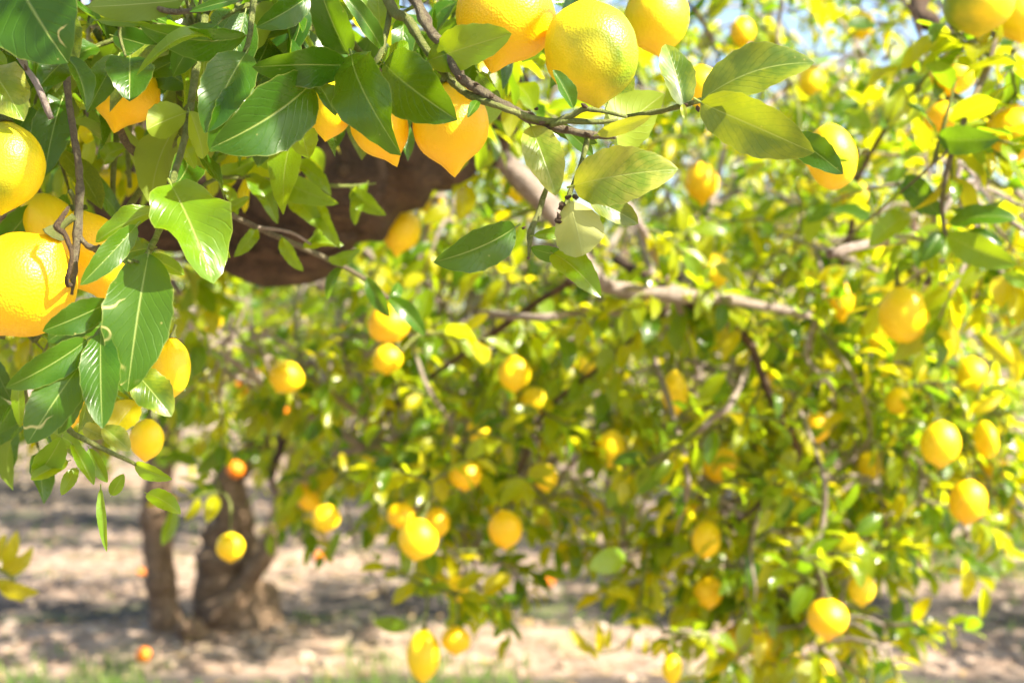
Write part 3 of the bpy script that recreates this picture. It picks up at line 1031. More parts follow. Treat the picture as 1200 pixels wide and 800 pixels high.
# ------------------------------------------------------------------ the tree behind, with two stems
TC = tree_root('lemon tree farther back, one straight stem beside a gnarled forked stem', at(235, 745, 6.3) * 1.0)
WORLD[TC.name] = Vector((at(235, 745, 6.3).x, 6.3, 0)); TC.location = WORLD[TC.name]
stem1 = px_path([(198, 760, 6.2), (196, 735, 6.2), (190, 690, 6.2), (186, 640, 6.2), (184, 590, 6.2), (192, 520, 6.2), (215, 440, 6.2), (240, 350, 6.2)])
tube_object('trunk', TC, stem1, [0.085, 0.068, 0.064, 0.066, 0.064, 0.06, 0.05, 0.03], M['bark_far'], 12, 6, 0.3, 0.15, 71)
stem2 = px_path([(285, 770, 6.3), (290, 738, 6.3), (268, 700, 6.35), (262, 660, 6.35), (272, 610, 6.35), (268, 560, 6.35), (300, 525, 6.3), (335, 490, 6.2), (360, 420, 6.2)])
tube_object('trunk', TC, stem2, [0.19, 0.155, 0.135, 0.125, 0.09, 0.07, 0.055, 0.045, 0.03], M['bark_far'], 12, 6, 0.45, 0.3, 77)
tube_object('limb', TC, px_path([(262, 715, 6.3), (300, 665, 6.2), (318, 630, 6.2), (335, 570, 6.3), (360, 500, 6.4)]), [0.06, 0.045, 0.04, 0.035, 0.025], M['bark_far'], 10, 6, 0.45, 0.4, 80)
tube_object('root', TC, px_path([(235, 752, 6.15), (228, 735, 6.1), (208, 738, 6.05)]), [0.05, 0.05, 0.03], M['bark_far'], 8, 4, 0.3, 0, 83)
C_nodes = stem1[5:] + stem2[6:]
C_blobs = []
for (px, py, d, rx, ry, rd, n) in ((300, 400, 5.7, 170, 80, 0.6, 80), (480, 440, 5.8, 150, 100, 0.6, 90), (380, 300, 6.3, 250, 120, 0.7, 90),
                                   (120, 390, 6.4, 130, 90, 0.6, 56), (640, 480, 6.2, 130, 80, 0.5, 60), (330, 505, 5.7, 110, 36, 0.4, 40),
                                   (520, 540, 5.9, 110, 40, 0.4, 36), (300, 160, 6.6, 300, 100, 0.7, 60), (820, 420, 6.6, 150, 130, 0.5, 60)):
    C_blobs.append(blob(px, py, d, rx, ry, rd, n))

# ------------------------------------------------------------------ lemons in focus, on the foreground sprays
FG = 'lemons on the foreground sprays'
lemon(693, 62, 1.03, 110, 138, 'large smooth lemon, half greenish, in front of the twig tangle', None, 3, 'lemon_green', -4, -8, spin=-0.6)
lemon(592, 24, 1.06, 118, 134, 'large orange-yellow lemon behind the light green leaf, beside the half greenish one', None, 0, 'lemon_orange', 12, -6, spin=1.0)
lemon(529, 150, 1.08, 90, 116, 'orange-yellow lemon with long pointed nipple below the knotty branch', None, 0, 'lemon_orange', -6, 4, spin=0.5)
lemon(446, 150, 1.08, 66, 100, 'narrow lemon with a yellow tip behind the shiny curled leaf', None, 0, 'lemon_orange', -22, 0, spin=2.0)
lemon(388, 128, 1.09, 52, 78, 'small lemon half hidden behind a cup-shaped green leaf', None, 3, 'lemon', 8, 0)
lemon(146, 112, 1.09, 80, 92, 'orange-yellow lemon hidden behind small round dark leaves', None, 0, 'lemon_orange', 14, 0)
lemon(5, 196, 0.97, 92, 116, 'pale yellow lemon beside the dead twig, high on the shaded side', None, 3, 'lemon_green', 0, -5, spin=4.2)
lemon(22, 333, 0.98, 126, 158, 'biggest lemon, lumpy and glossy, beside the thin hanging stem', None, 1, 'lemon_orange', 38, 10, spin=0.4)
lemon(108, 300, 1.06, 84, 120, 'lemon behind the hanging stem and narrow dark leaf', None, 0, 'lemon_orange', -14, 8)
lemon(62, 268, 1.12, 92, 70, 'lemon tucked in behind the biggest lumpy lemon', None, 3, 'lemon', 50, 0)
lemon(200, 432, 1.10, 46, 78, 'yellow lemon peeking out behind the large scarred leaf', None, 3, 'lemon', 4, 0)
lemon(172, 515, 1.22, 40, 54, 'small yellow lemon below the hanging spray of leaves', None, 3, 'lemon', 6, 0)
lemon(85, 470, 1.25, 54, 66, 'orange lemon mostly covered by the hanging spray of leaves', None, 0, 'lemon_orange', 0, 0)
lemon(770, 22, 1.25, 76, 92, 'glossy lemon with a brown withered calyx behind the half greenish one', None, 3, 'lemon', -6, 0)
lemon(822, 102, 1.35, 50, 56, 'small lemon behind the base of the paired mottled leaves', None, 3, 'lemon', 0, 0)
lemon(974, 184, 1.3, 78, 66, 'lemon behind the dark teal leaf at the end of the mottled pair', None, 3, 'lemon', 80, 0)
# near, a little out of focus, on the sunny side
lemon(1148, 4, 1.5, 80, 82, 'round greenish lemon hanging beside the bent dark twig', None, 3, 'lemon_green', 0, 0, spin=3.0)
lemon(1195, 22, 1.62, 60, 60, 'yellow lemon half behind the round greenish lemon', None, 3, 'lemon', 0, 0)
lemon(1116, 89, 1.75, 52, 48, 'round lemon, upper of two under the brown limb', None, 3, 'lemon', 10, 0)
lemon(1105, 137, 1.75, 44, 40, 'round lemon, lower of two under the brown limb', None, 3, 'lemon_orange', -10, 0)
lemon(1188, 156, 1.6, 64, 72, 'large orange-yellow lemon next to the single dark leaf', None, 3, 'lemon_orange', 0, 0)

GA = 'lemons hanging among the boughs of the near tree'
GB = 'lemons hanging in the sunny tree'
LA1 = 'ripe lemon among the leaves above the pale bare bough'
LA2 = 'ripe lemon in the leafy boughs beneath the pale bare bough'
LA3 = 'ripe lemon low in the drooping skirt of the near tree, just over the soil'
LA4 = 'ripe lemon in the leaves between the thick limb and the gnarled stem'
LA = 'ripe yellow lemon among the leafy boughs of the big near tree'
LB = 'ripe yellow lemon among the sunlit leaves of the tree whose trunk is unseen'
A_lemons = [
    (822, 215, 40, 55, LA, 0, 0), (836, 318, 38, 48, 'plump lemon hanging just above the pale bare bough', 3, 5), (470, 272, 46, 62, 'orange-yellow lemon beside the end of the thick pruned limb', 0, 10),
    (455, 378, 50, 56, 'lemon with a sharp point upward below the thin long branch', 0, 160), (454, 421, 36, 38, 'lemon hanging directly under the upturned pointed lemon', 3, 0), (603, 438, 38, 46, LA, 3, 0),
    (335, 442, 42, 42, LA, 3, 30), (790, 462, 30, 62, 'slender elongated lemon under the pale bare bough', 2, 0), (845, 546, 43, 50, LA, 0, -8),
    (716, 526, 36, 50, LA, 0, 0), (546, 557, 38, 38, LA, 3, 0), (592, 620, 40, 50, 'oval lemon at the lower edge of the near tree, over bright soil', 3, 0),
    (490, 632, 46, 54, 'largest of three clustered lemons at the lower edge of the near tree', 3, 12), (470, 604, 34, 34, 'partly hidden lemon above the largest of three clustered lemons', 3, 0),
    (512, 612, 30, 40, 'slim lemon beside the largest of three clustered lemons', 3, 0),
    (382, 607, 34, 36, 'greenish yellow lemon beside the leaf over the far dark trunk', 3, 0), (270, 641, 34, 38, 'round lemon hanging alone in front of the gnarled forked stem', 3, 0),
    (496, 768, 40, 66, 'long lemon hanging lowest over the shaded soil', 3, 2), (534, 750, 34, 36, 'small round lemon next to the long lowest lemon', 3, 0),
    (535, 690, 30, 36, LA, 3, 0), (830, 695, 34, 46, LA, 0, 0), (828, 632, 34, 48, LA, 3, 0), (806, 600, 28, 36, LA, 3, 0), (970, 725, 48, 56, 'large lemon with a pale glossy flank at the foot of a bare hanging twig', 0, 0),
    (626, 470, 32, 38, LA, 3, 0), (680, 432, 26, 40, LA, 3, 80), (245, 376, 32, 32, LA, 3, 0), (360, 582, 38, 30, LA, 3, 60), (606, 215, 36, 50, LA, 3, 0),
    (893, 752, 34, 52, LA, 3, 0), (788, 785, 24, 42, 'slim yellow lemon low over the grassy strip', 2, 0), (862, 748, 30, 34, LA, 3, 0), (925, 770, 32, 40, LA, 3, 0), (870, 38, 30, 38, LA, 3, 0),
    (640, 560, 28, 34, LA, 3, 0), (905, 447, 26, 34, LA, 3, 0), (505, 236, 30, 44, LA, 0, 0), (560, 505, 26, 34, LA, 3, 0),
]
B_lemons = [
    (1000, 230, 34, 46, LB, 3, 0), (982, 352, 38, 54, 'lemon with a glossy spot beside the bare crooked branch', 0, -8), (1060, 372, 58, 84, 'broad golden lemon at the end of a pale twig', 0, -14),
    (1028, 385, 30, 50, 'lemon overlapping the broad golden lemon', 3, 6), (1102, 520, 46, 60, 'lemon lit along one side, upper of two on the green stem', 3, -6), (1134, 588, 44, 58, 'lemon lit along one side, lower of two on the green stem', 3, 0),
    (1140, 442, 38, 54, 'lemon among curled yellow leaves above the green stem', 0, 0), (1155, 515, 44, 28, LB, 3, 80), (1187, 370, 26, 28, LB, 3, 0), (958, 500, 30, 40, LB, 3, 0),
    (1020, 545, 30, 38, LB, 3, 0), (1052, 470, 28, 36, LB, 3, 0), (1010, 690, 32, 42, LB, 3, 0), (960, 790, 36, 46, LB, 3, 0), (950, 95, 30, 38, LB, 3, 0), (1010, 30, 30, 36, LB, 3, 0),
    (1165, 545, 36, 34, LB, 3, 40),
]
hang_A, hang_B = [], []
for lst, grp, hang in ((A_lemons, GA, hang_A), (B_lemons, GB, hang_B)):
    for (px, py, w, h, lab, kd, tl) in lst:
        d = 0.062 * FPX / w
        d = min(2.5, max(2.05, d))
        # keep fruit on the outer, sunny skin of the foliage
        d -= 0.12
        grp_ = None
        if lab in (LA, LB):
            if lab == LA:
                lab = LA4 if px < 420 else LA1 if py < 325 else LA3 if py > 625 else LA2
            else:
                lab = 'ripe lemon in the sunny tree, above the curled yellow leaves' if py < 400 else 'ripe lemon in the lower sunny boughs, below the curled yellow leaves'
            grp_ = grp
            d += random.choice((0.0, 0.2, 0.3))
        mt = random.choice(('lemon', 'lemon', 'lemon_orange'))
        o, top = lemon(px, py, d, w, h, lab, grp_, kd, mt, tl, random.uniform(-12, 12))
        hang.append(top)

# ------------------------------------------------------------------ crowns
def hang_twigs(tops, nodes, leaves_out):
    bag = Bag()
    for t in tops:
        q = t + Vector((random.uniform(-0.05, 0.05), random.uniform(0.02, 0.08), random.uniform(0.015, 0.05)))
        bag.add(*tube([t, t.lerp(q, 0.5) + Vector((0.006, 0, 0.01)), q], [0.0022, 0.0026, 0.003], 5, 3))
        sprig(bag, leaves_out, q, Vector((random.uniform(-1, 1), -0.2, 0.1)), 0.09, 6, 0.058)
        sprig(bag, leaves_out, q, Vector((random.uniform(-1, 1), 0.3, 0.6)), 0.09, 5, 0.058)
    return bag


exA, exB = [], []
bagF = {'TA': Bag(), 'TB': Bag()}
clothe([Vector(p) for p in limb_pts[6:]], A_front)
for pts_, out_, key_ in ((A_front, exA, 'TA'), (B_front, exB, 'TB')):
    for q in pts_:
        sprig(bagF[key_], out_, q, Vector((random.uniform(-1, 1), random.uniform(-0.6, 0.4), random.uniform(-0.6, 0.8))), random.uniform(0.05, 0.1), 6, 0.056)
bagA = hang_twigs(hang_A, A_nodes, exA)
bagB = hang_twigs(hang_B, B_nodes, exB)
for T, bg_ in ((TA, bagF['TA']), (TB, bagF['TB'])):
    tag(link('shoots', mesh_from('shoots', [v - WORLD[T.name] for v in bg_.V], bg_.F, M['twig_green']), T, WORLD[T.name]), kind='stuff')
for T, bg_ in ((TA, bagA), (TB, bagB)):
    tag(link('fruit_stalks', mesh_from('fruit_stalks', [v - WORLD[T.name] for v in bg_.V], bg_.F, M['twig_green']), T, WORLD[T.name]), kind='stuff')
build_crown(TA, A_nodes, A_blobs, 'leaf', 0.052, 12, 130, twig_mat='branch', extra=exA, twig_len=(0.07, 0.15))
build_crown(TA, A_nodes, [blob(80, 20, 1.16, 110, 40, 0.06, 12), blob(230, 50, 1.15, 90, 50, 0.06, 10), blob(390, 10, 1.16, 110, 35, 0.06, 10),
                          blob(20, 120, 1.15, 40, 60, 0.05, 6), blob(600, -30, 1.2, 120, 30, 0.06, 7), blob(40, 410, 1.15, 40, 40, 0.05, 4)],
            ['leaf_dark', 'leaf_dark', 'leaf_young', 'leaf_mottle'], 0.060, 6, 70, twig_mat='twig_green', branch_r=0.003, twig_len=(0.05, 0.1))
build_crown(TB, B_nodes, B_blobs, 'leaf', 0.052, 12, 270, twig_mat='branch', extra=exB, twig_len=(0.07, 0.15))
build_crown(TC, C_nodes, C_blobs, 'leaf', 0.066, 9, 290, twig_mat='bark', branch_r=0.012, twig_len=(0.12, 0.22))

# oranges-toned far fruit in the tree behind
for (px, py, w) in ((281, 452, 20), (276, 550, 20), (300, 430, 16), (362, 590, 16), (330, 480, 14), (400, 392, 16), (590, 452, 16), (640, 520, 18), (300, 402, 14), (445, 330, 14), (528, 540, 14), (366, 540, 14), (520, 480, 14)):
    d = 5.3
    lemon(px, py, d, w, w * 1.1, 'small deep orange fruit in the tree with two stems', 'deep orange fruit in the far tree', 3, 'orange', 0, 0)

# ------------------------------------------------------------------ foreground sprays (sub-parts of the near tree's branches)
LEAFSEED = [0]


def hero(parent, base, tip, w, roll=0, fold=0.25, curl=0.12, droop=0.0, wavy=0.12, bend=0.0, twist=0.0, mat='leaf_dark', flip=False):
    """One leaf in focus. base/tip: (x, y, distance); w: width over length."""
    LEAFSEED[0] += 1
    b_ = at(*base); t_ = at(*tip)
    x = t_ - b_
    L = x.length
    x = x.normalized()
    v = (Vector((0, 0, CAM_H)) - (b_ + t_) / 2).normalized()
    z = (v - x * v.dot(x)).normalized()
    if flip:
        z = -z
    z = Matrix.Rotation(math.radians(roll), 3, x) @ z
    y = z.cross(x)
    V, F, U = leaf_shape(18, 8, w * 0.9, fold, curl, droop, wavy, bend, twist, LEAFSEED[0] * 1.7, 0.07)
    R = Matrix((x, y, z)).transposed()
    verts = [R @ (q * L) for q in V]
    me = mesh_from('leaf', verts, F, M[mat], U, np.zeros(len(V)))
    return link('leaf', me, parent, b_)


# 1. knotty branch in the middle, coming down out of the crown
br1 = tube_object('branch', TA, px_path([(430, -160, 1.12), (452, -40, 1.05), (486, 0, 1.02), (503, 35, 1.01), (522, 56, 1.01), (540, 90, 1.0), (560, 105, 1.0), (600, 128, 1.0), (640, 146, 1.0), (690, 158, 1.0), (722, 160, 1.0)]),
                  [0.006, 0.0042, 0.0034, 0.0034, 0.0034, 0.0036, 0.0034, 0.003, 0.003, 0.0024, 0.0016], M['twig_old'], 10, 7, 0.4, 0.6, 101)
br1b = tube_object('branch', TA, px_path([(430, -120, 1.1), (455, 0, 1.04), (478, 24, 1.03), (502, 62, 1.02), (532, 98, 1.01), (552, 112, 1.005), (585, 125, 0.995), (640, 142, 0.995), (668, 136, 0.99), (688, 128, 0.985), (735, 137, 0.98)]),
                   [0.005, 0.004, 0.0036, 0.003, 0.0028, 0.0026, 0.0022, 0.002, 0.002, 0.0018, 0.001], M['twig_green'], 10, 6, 0.3, 0.4, 104)


def knobs(parent, spots, mat='dry', r=0.0024):
    for (px, py, d) in spots:
        p = at(px, py, d)
        q = p + Vector((random.uniform(-1, 1), random.uniform(-1, 0.2), random.uniform(-0.3, 1))).normalized() * r * 2.2
        o = tube_object('bud', parent, [p, p.lerp(q, 0.5), q], [r * 0.55, r * 0.62, r * 0.15], M[mat], 7, 3, 0.9, 0, random.random() * 50)


knobs(br1, [(541, 92, 0.998), (578, 112, 0.996), (626, 136, 0.996), (628, 128, 0.996), (645, 158, 0.997), (663, 155, 0.997), (688, 126, 0.984), (692, 160, 0.997), (716, 150, 0.995), (640, 150, 0.996), (632, 145, 0.994), (556, 98, 0.997), (606, 133, 0.997)])
tw1 = tube_object('branch', TA, px_path([(645, 146, 0.995), (668, 142, 0.99), (700, 143, 0.99), (724, 141, 0.99)]), [0.0022, 0.002, 0.0018, 0.0012], M['twig_green'], 8, 5, 0.2, 0.3, 107)
tw2 = tube_object('branch', TA, px_path([(690, 158, 1.0), (680, 195, 0.995), (668, 225, 0.99), (660, 250, 0.985), (655, 262, 0.985)]), [0.0018, 0.0016, 0.0016, 0.0015, 0.0014], M['twig_green'], 8, 5, 0.3, 0.5, 109)
knobs(tw2, [(664, 232, 0.982), (656, 246, 0.982), (652, 259, 0.98), (660, 240, 0.98), (672, 230, 0.982), (657, 256, 0.98)], 'dry', 0.0026)
tw3 = tube_object('branch', TA, px_path([(655, 190, 1.01), (640, 222, 1.005), (631, 250, 1.0), (622, 272, 0.995), (620, 302, 0.99)]), [0.0012, 0.0018, 0.0022, 0.002, 0.0008], M['twig_green'], 8, 5, 0.2, 0.4, 111)
knobs(tw3, [(612, 268, 0.99), (620, 302, 0.99)], 'dry', 0.0016)
# leaves
hero(br1, (500, 72, 1.015), (602, 41, 0.985), 0.50, roll=-18, fold=0.12, curl=0.1, droop=-0.05, mat='leaf_young')
hero(br1b, (450, 74, 1.03), (531, 139, 0.98), 0.58, roll=12, fold=0.2, curl=0.2, droop=0.05, mat='leaf_dark')
hero(br1, (622, 148, 1.0), (652, 226, 0.98), 0.56, roll=-14, fold=0.35, curl=0.1, droop=0.08, mat='leaf_pale')
hero(tw1, (700, 158, 0.99), (763, 136, 0.965), 0.26, roll=10, fold=0.3, curl=0.05, mat='leaf_pale')
hero(tw1, (718, 168, 1.03), (772, 112, 1.06), 0.75, roll=20, fold=0.3, curl=0.2, droop=0.1, mat='leaf_young', flip=True)
hero(br1, (672, 127, 0.99), (648, 82, 0.985), 0.5, roll=35, fold=0.5, curl=0.1, mat='leaf_dark')
hero(tw2, (672, 218, 0.985), (790, 196, 0.955), 0.60, roll=-10, fold=0.18, curl=0.28, droop=0.12, mat='leaf_pale')
hero(tw2, (667, 235, 0.98), (684, 302, 0.95), 0.74, roll=8, fold=0.35, curl=0.12, droop=0.05, mat='leaf_pale', flip=True)
hero(tw2, (690, 232, 0.995), (748, 262, 1.0), 0.55, roll=-20, fold=0.3, mat='leaf_mottle')
hero(tw3, (604, 266, 0.995), (511, 309, 0.97), 0.53, roll=-25, fold=0.38, curl=0.18, droop=0.06, mat='leaf_dark')
hero(tw3, (622, 290, 0.992), (680, 300, 0.99), 0.42, roll=28, fold=0.3, curl=0.25, droop=0.1, mat='leaf_dark')
hero(tw3, (648, 297, 0.985), (703, 343, 0.955), 0.48, roll=-22, fold=0.45, curl=0.22, droop=0.1, mat='leaf_young')
hero(tw3, (625, 276, 0.99), (676, 268, 1.0), 0.3, roll=10, mat='leaf_young')
hero(br1, (660, 150, 1.005), (695, 182, 1.02), 0.4, roll=-15, mat='leaf_dark')
hero(br1, (640, 142, 1.02), (700, 168, 1.03), 0.3, roll=20, mat='leaf_dark')
hero(br1, (560, 86, 1.02), (585, 118, 1.05), 0.4, roll=30, mat='leaf_dark')
hero(br1b, (560, 118, 1.0), (548, 138, 0.98), 0.3, roll=10, mat='leaf_dark')

# 2. the short shoot with the paired mottled leaves
br2 = tube_object('branch', TA, px_path([(735, 137, 1.03), (775, 130, 1.02), (806, 122, 1.0), (822, 117, 0.99)]), [0.0016, 0.0018, 0.002, 0.0016], M['twig_green'], 8, 5, 0.2, 0.4, 120)
knobs(br2, [(817, 124, 0.985), (800, 126, 0.995)], 'dry', 0.0022)
hero(br2, (822, 117, 0.99), (953, 72, 0.965), 0.52, roll=-28, fold=0.30, curl=0.16, droop=0.06, mat='leaf_mottle', bend=0.12)
hero(br2, (821, 120, 0.985), (951, 182, 0.955), 0.50, roll=18, fold=0.22, curl=0.18, droop=0.05, mat='leaf_mottle', bend=0.08)
hero(br2, (802, 126, 1.0), (780, 52, 1.02), 0.52, roll=25, fold=0.3, curl=0.1, mat='leaf_mottle')
hero(br2, (800, 122, 0.99), (803, 140, 0.985), 0.4, roll=0, mat='leaf_pale')
br2b = tube_object('branch', TA, px_path([(822, 117, 0.99), (860, 150, 1.04), (905, 162, 1.06), (932, 158, 1.06)]), [0.0014, 0.0013, 0.0012, 0.001], M['twig_green'], 8, 5, 0.2, 0.3, 125)
hero(br2b, (928, 160, 1.05), (988, 204, 1.02), 0.48, roll=-10, fold=0.25, curl=0.2, mat='leaf_dark')
hero(br2b, (930, 156, 1.05), (995, 188, 1.06), 0.28, roll=40, fold=0.4, curl=0.2, mat='leaf_young')
hero(br2b, (905, 168, 1.06), (945, 182, 1.05), 0.3, roll=30, mat='leaf_dark')

# 3. leafy shoot on the upper middle-left: large glossy leaves around a yellow-green node
br3 = tube_object('branch', TA, px_path([(470, -90, 1.1), (462, -20, 1.06), (452, 40, 1.03), (440, 72, 1.01), (408, 86, 0.99), (372, 95, 0.98), (352, 98, 0.98)]),
                  [0.003, 0.0026, 0.0022, 0.002, 0.0018, 0.0016, 0.0012], M['twig_green'], 8, 6, 0.2, 0.4, 130)
knobs(br3, [(380, 94, 0.975), (440, 80, 1.005), (446, 84, 1.0)], 'dry', 0.0014)
hero(br3, (366, 96, 0.98), (252, 174, 0.93), 0.58, roll=-22, fold=0.32, curl=0.20, droop=0.05, mat='leaf_dark')
hero(br3, (404, 76, 0.985), (300, 88, 0.95), 0.50, roll=-30, fold=0.3, curl=0.3, droop=0.1, mat='leaf_dark', bend=-0.25)
hero(br3, (412, 64, 0.99), (462, 174, 0.94), 0.50, roll=15, fold=0.25, curl=0.28, droop=0.1, wavy=0.3, mat='leaf_dark', twist=0.7)
hero(br3, (408, 64, 1.0), (372, -22, 0.97), 0.52, roll=-15, fold=0.35, curl=0.2, mat='leaf_dark')
hero(br3, (448, 58, 1.02), (398, -12, 1.0), 0.32, roll=25, fold=0.4, curl=0.15, mat='leaf_dark')
hero(br3, (446, 40, 1.05), (440, -40, 1.05), 0.7, roll=0, fold=0.2, mat='leaf_young')
hero(br3, (372, 98, 0.985), (393, 136, 0.97), 0.55, roll=-30, fold=0.5, mat='leaf_dark')
hero(br3, (395, 92, 0.995), (440, 104, 0.98), 0.45, roll=30, fold=0.4, curl=0.2, mat='leaf_young')
hero(br3, (362, -5, 1.0), (300, 32, 0.98), 0.5, roll=-15, fold=0.4, curl=0.2, mat='leaf_dark')
hero(br3, (390, 88, 1.0), (318, 76, 1.02), 0.4, roll=20, mat='leaf_mottle')
hero(br3, (352, 150, 1.02), (362, 186, 1.0), 0.7, roll=0, fold=0.2, mat='leaf_young')
hero(br3, (447, 75, 1.03), (478, 50, 1.05), 0.5, roll=20, mat='leaf_young')
hero(br3, (430, 75, 1.0), (412, 118, 1.01), 0.35, roll=-20, mat='leaf_dark')

# 4. shaded leaves in the upper corner
br4 = tube_object('branch', TA, px_path([(330, -80, 1.08), (300, -10, 1.03), (292, 45, 1.0), (280, 80, 0.99), (272, 95, 0.985)]), [0.003, 0.0026, 0.002, 0.0018, 0.0012], M['twig_green'], 8, 6, 0.2, 0.3, 140)
hero(br4, (288, 42, 1.0), (166, 36, 0.96), 0.40, roll=-35, fold=0.35, curl=0.25, droop=0.08, mat='leaf_dark')
hero(br4, (250, 48, 0.98), (163, 68, 0.95), 0.22, roll=40, fold=0.6, curl=0.5, droop=0.3, mat='leaf_young')
hero(br4, (288, 62, 0.99), (240, 156, 0.96), 0.55, roll=10, fold=0.3, curl=0.2, mat='leaf_dark')
hero(br4, (292, 98, 0.985), (246, 178, 0.965), 0.6, roll=-12, fold=0.3, curl=0.2, mat='leaf_dark')
hero(br4, (240, 62, 1.03), (236, 112, 1.03), 0.75, roll=0, fold=0.3, mat='leaf_young', flip=True)
hero(br4, (228, 60, 1.06), (172, 88, 1.05), 0.6, roll=10, mat='leaf_dark')
hero(br4, (215, 0, 1.0), (102, 8, 0.98), 0.40, roll=10, fold=0.2, mat='leaf_dark', flip=True)
hero(br4, (180, 22, 1.01), (110, -12, 1.01), 0.5, roll=20, mat='leaf_dark')
hero(br4, (282, -2, 0.98), (222, 14, 0.97), 0.22, roll=10, mat='leaf_dark')
hero(br4, (250, 40, 1.05), (200, 62, 1.06), 0.4, roll=0, mat='leaf_dark')
br4b = tube_object('branch', TA, px_path([(300, -10, 1.03), (250, 8, 1.01), (205, 14, 1.0), (180, 6, 1.0), (160, -20, 1.0)]), [0.0024, 0.0022, 0.002, 0.002, 0.002], M['twig_old'], 8, 5, 0.3, 0.5, 144)
hero(br4b, (152, 68, 1.03), (152, 119, 1.0), 0.80, roll=0, fold=0.3, curl=0.2, mat='leaf_dark')
hero(br4b, (138, 66, 1.04), (102, 132, 1.01), 0.42, roll=10, fold=0.4, mat='leaf_dark')
hero(br4b, (132, 42, 1.06), (188, 58, 1.06), 0.6, roll=-10, mat='leaf_dark')
hero(br4b, (115, 24, 1.04), (176, 28, 1.02), 0.16, roll=0, mat='leaf_young')
hero(br4b, (180, 72, 1.1), (222, 102, 1.08), 0.7, roll=10, mat='leaf_dark')
tube_object('branch', TA, px_path([(160, -20, 1.0), (140, 30, 1.05), (147, 66, 1.04)]), [0.002, 0.0014, 0.001], M['twig_green'], 6, 4)
# the large leaves by the frame's corner and the dead twig
br5 = tube_object('dead_twig', TA, px_path([(-8, -40, 0.97), (3, 0, 0.96), (18, 26, 0.955), (25, 68, 0.955), (44, 100, 0.95), (60, 139, 0.95)]), [0.003, 0.0028, 0.0024, 0.0022, 0.002, 0.0016], M['branch'], 9, 6, 0.4, 0.6, 150)
knobs(br5, [(20, 64, 0.952), (10, 14, 0.955), (30, 82, 0.95)], 'dry', 0.002)
br6 = tube_object('branch', TA, px_path([(70, -120, 1.05), (72, -20, 1.02), (76, 60, 1.0), (80, 115, 0.995), (86, 155, 0.99), (93, 205, 0.985), (92, 250, 0.98), (88, 300, 0.975), (82, 345, 0.975)]),
                  [0.003, 0.0024, 0.0022, 0.0024, 0.0024, 0.0026, 0.0026, 0.0026, 0.002], M['twig_old'], 10, 6, 0.3, 0.3, 153)
tube_object('branch', TA, px_path([(93, 276, 0.978), (100, 286, 0.975), (112, 292, 0.97), (117, 288, 0.968)]), [0.0016, 0.002, 0.0026, 0.0016], M['twig_old'], 8, 4, 0.3, 0, 155)
tube_object('fruit_stalk', TA, px_path([(84, 334, 0.972), (78, 330, 0.95), (84, 300, 0.945), (76, 275, 0.945), (66, 266, 0.945), (76, 250, 0.945), (80, 243, 0.95)]), [0.0018, 0.0016, 0.0014, 0.0016, 0.0022, 0.0016, 0.001], M['dry'], 8, 5, 0.3, 0.3, 157)
hero(br6, (12, -42, 0.97), (80, 74, 0.94), 0.84, roll=15, fold=0.15, curl=0.2, mat='leaf_scar')
hero(br6, (26, -22, 0.985), (40, 90, 0.965), 0.5, roll=-30, fold=0.2, mat='leaf_dark')
hero(br6, (78, 66, 0.965), (101, 126, 0.945), 0.42, roll=-40, fold=0.5, curl=0.2, mat='leaf_dark')
hero(br6, (80, 68, 0.975), (46, 102, 0.955), 0.75, roll=15, fold=0.3, curl=0.2, mat='leaf_dark')
hero(br6, (-14, 78, 0.97), (28, 142, 0.95), 0.66, roll=-10, fold=0.2, curl=0.2, wavy=0.3, mat='leaf_pale')
hero(br6, (72, 118, 1.08), (52, 205, 1.05), 0.5, roll=15, fold=0.3, mat='leaf_dark')
hero(br6, (45, 130, 1.1), (22, 200, 1.08), 0.5, roll=-15, mat='leaf_young')
hero(br6, (40, 240, 1.1), (-12, 300, 1.1), 0.5, roll=-15, mat='leaf_dark')
hero(br6, (-10, 60, 1.0), (8, 78, 1.0), 0.7, roll=0, mat='leaf_young')
hero(br6, (94, 128, 1.04), (98, 120, 1.08), 0.5, mat='leaf_young')

# 5. the hanging spray
br7 = tube_object('branch', TA, px_path([(240, 20, 1.06), (228, 90, 1.02), (221, 140, 1.0), (212, 178, 0.985), (202, 212, 0.97), (195, 245, 0.96), (182, 280, 0.95), (165, 312, 0.945), (148, 340, 0.94), (128, 375, 0.935), (108, 402, 0.93), (88, 438, 0.93), (66, 470, 0.93)]),
                  [0.003, 0.0026, 0.0026, 0.0024, 0.0024, 0.0022, 0.0022, 0.0022, 0.0022, 0.0022, 0.002, 0.0016, 0.001], M['twig_green'], 10, 6, 0.2, 0.3, 160)
knobs(br7, [(220, 138, 0.995), (216, 128, 0.995), (224, 118, 0.99), (156, 304, 0.938), (178, 292, 0.944), (150, 306, 0.935)], 'twig_green', 0.0022)
hero(br7, (200, 216, 0.965), (250, 328, 0.93), 0.66, roll=-12, fold=0.35, curl=0.18, droop=0.05, wavy=0.35, mat='leaf_young', twist=-0.5)
hero(br7, (212, 226, 0.985), (270, 302, 0.99), 0.55, roll=30, fold=0.4, wavy=0.4, mat='leaf_young')
hero(br7, (186, 246, 0.965), (112, 284, 0.96), 0.42, roll=30, fold=0.4, curl=0.2, wavy=0.3, mat='leaf_young')
hero(br7, (160, 264, 0.95), (94, 334, 0.925), 0.34, roll=-10, fold=0.25, curl=0.1, mat='leaf_dark')
hero(br7, (180, 290, 0.955), (138, 300, 0.98), 0.5, roll=20, mat='leaf_dark')
hero(br7, (174, 296, 0.945), (149, 458, 0.915), 0.52, roll=8, fold=0.12, curl=0.1, droop=0.03, mat='leaf_scar')
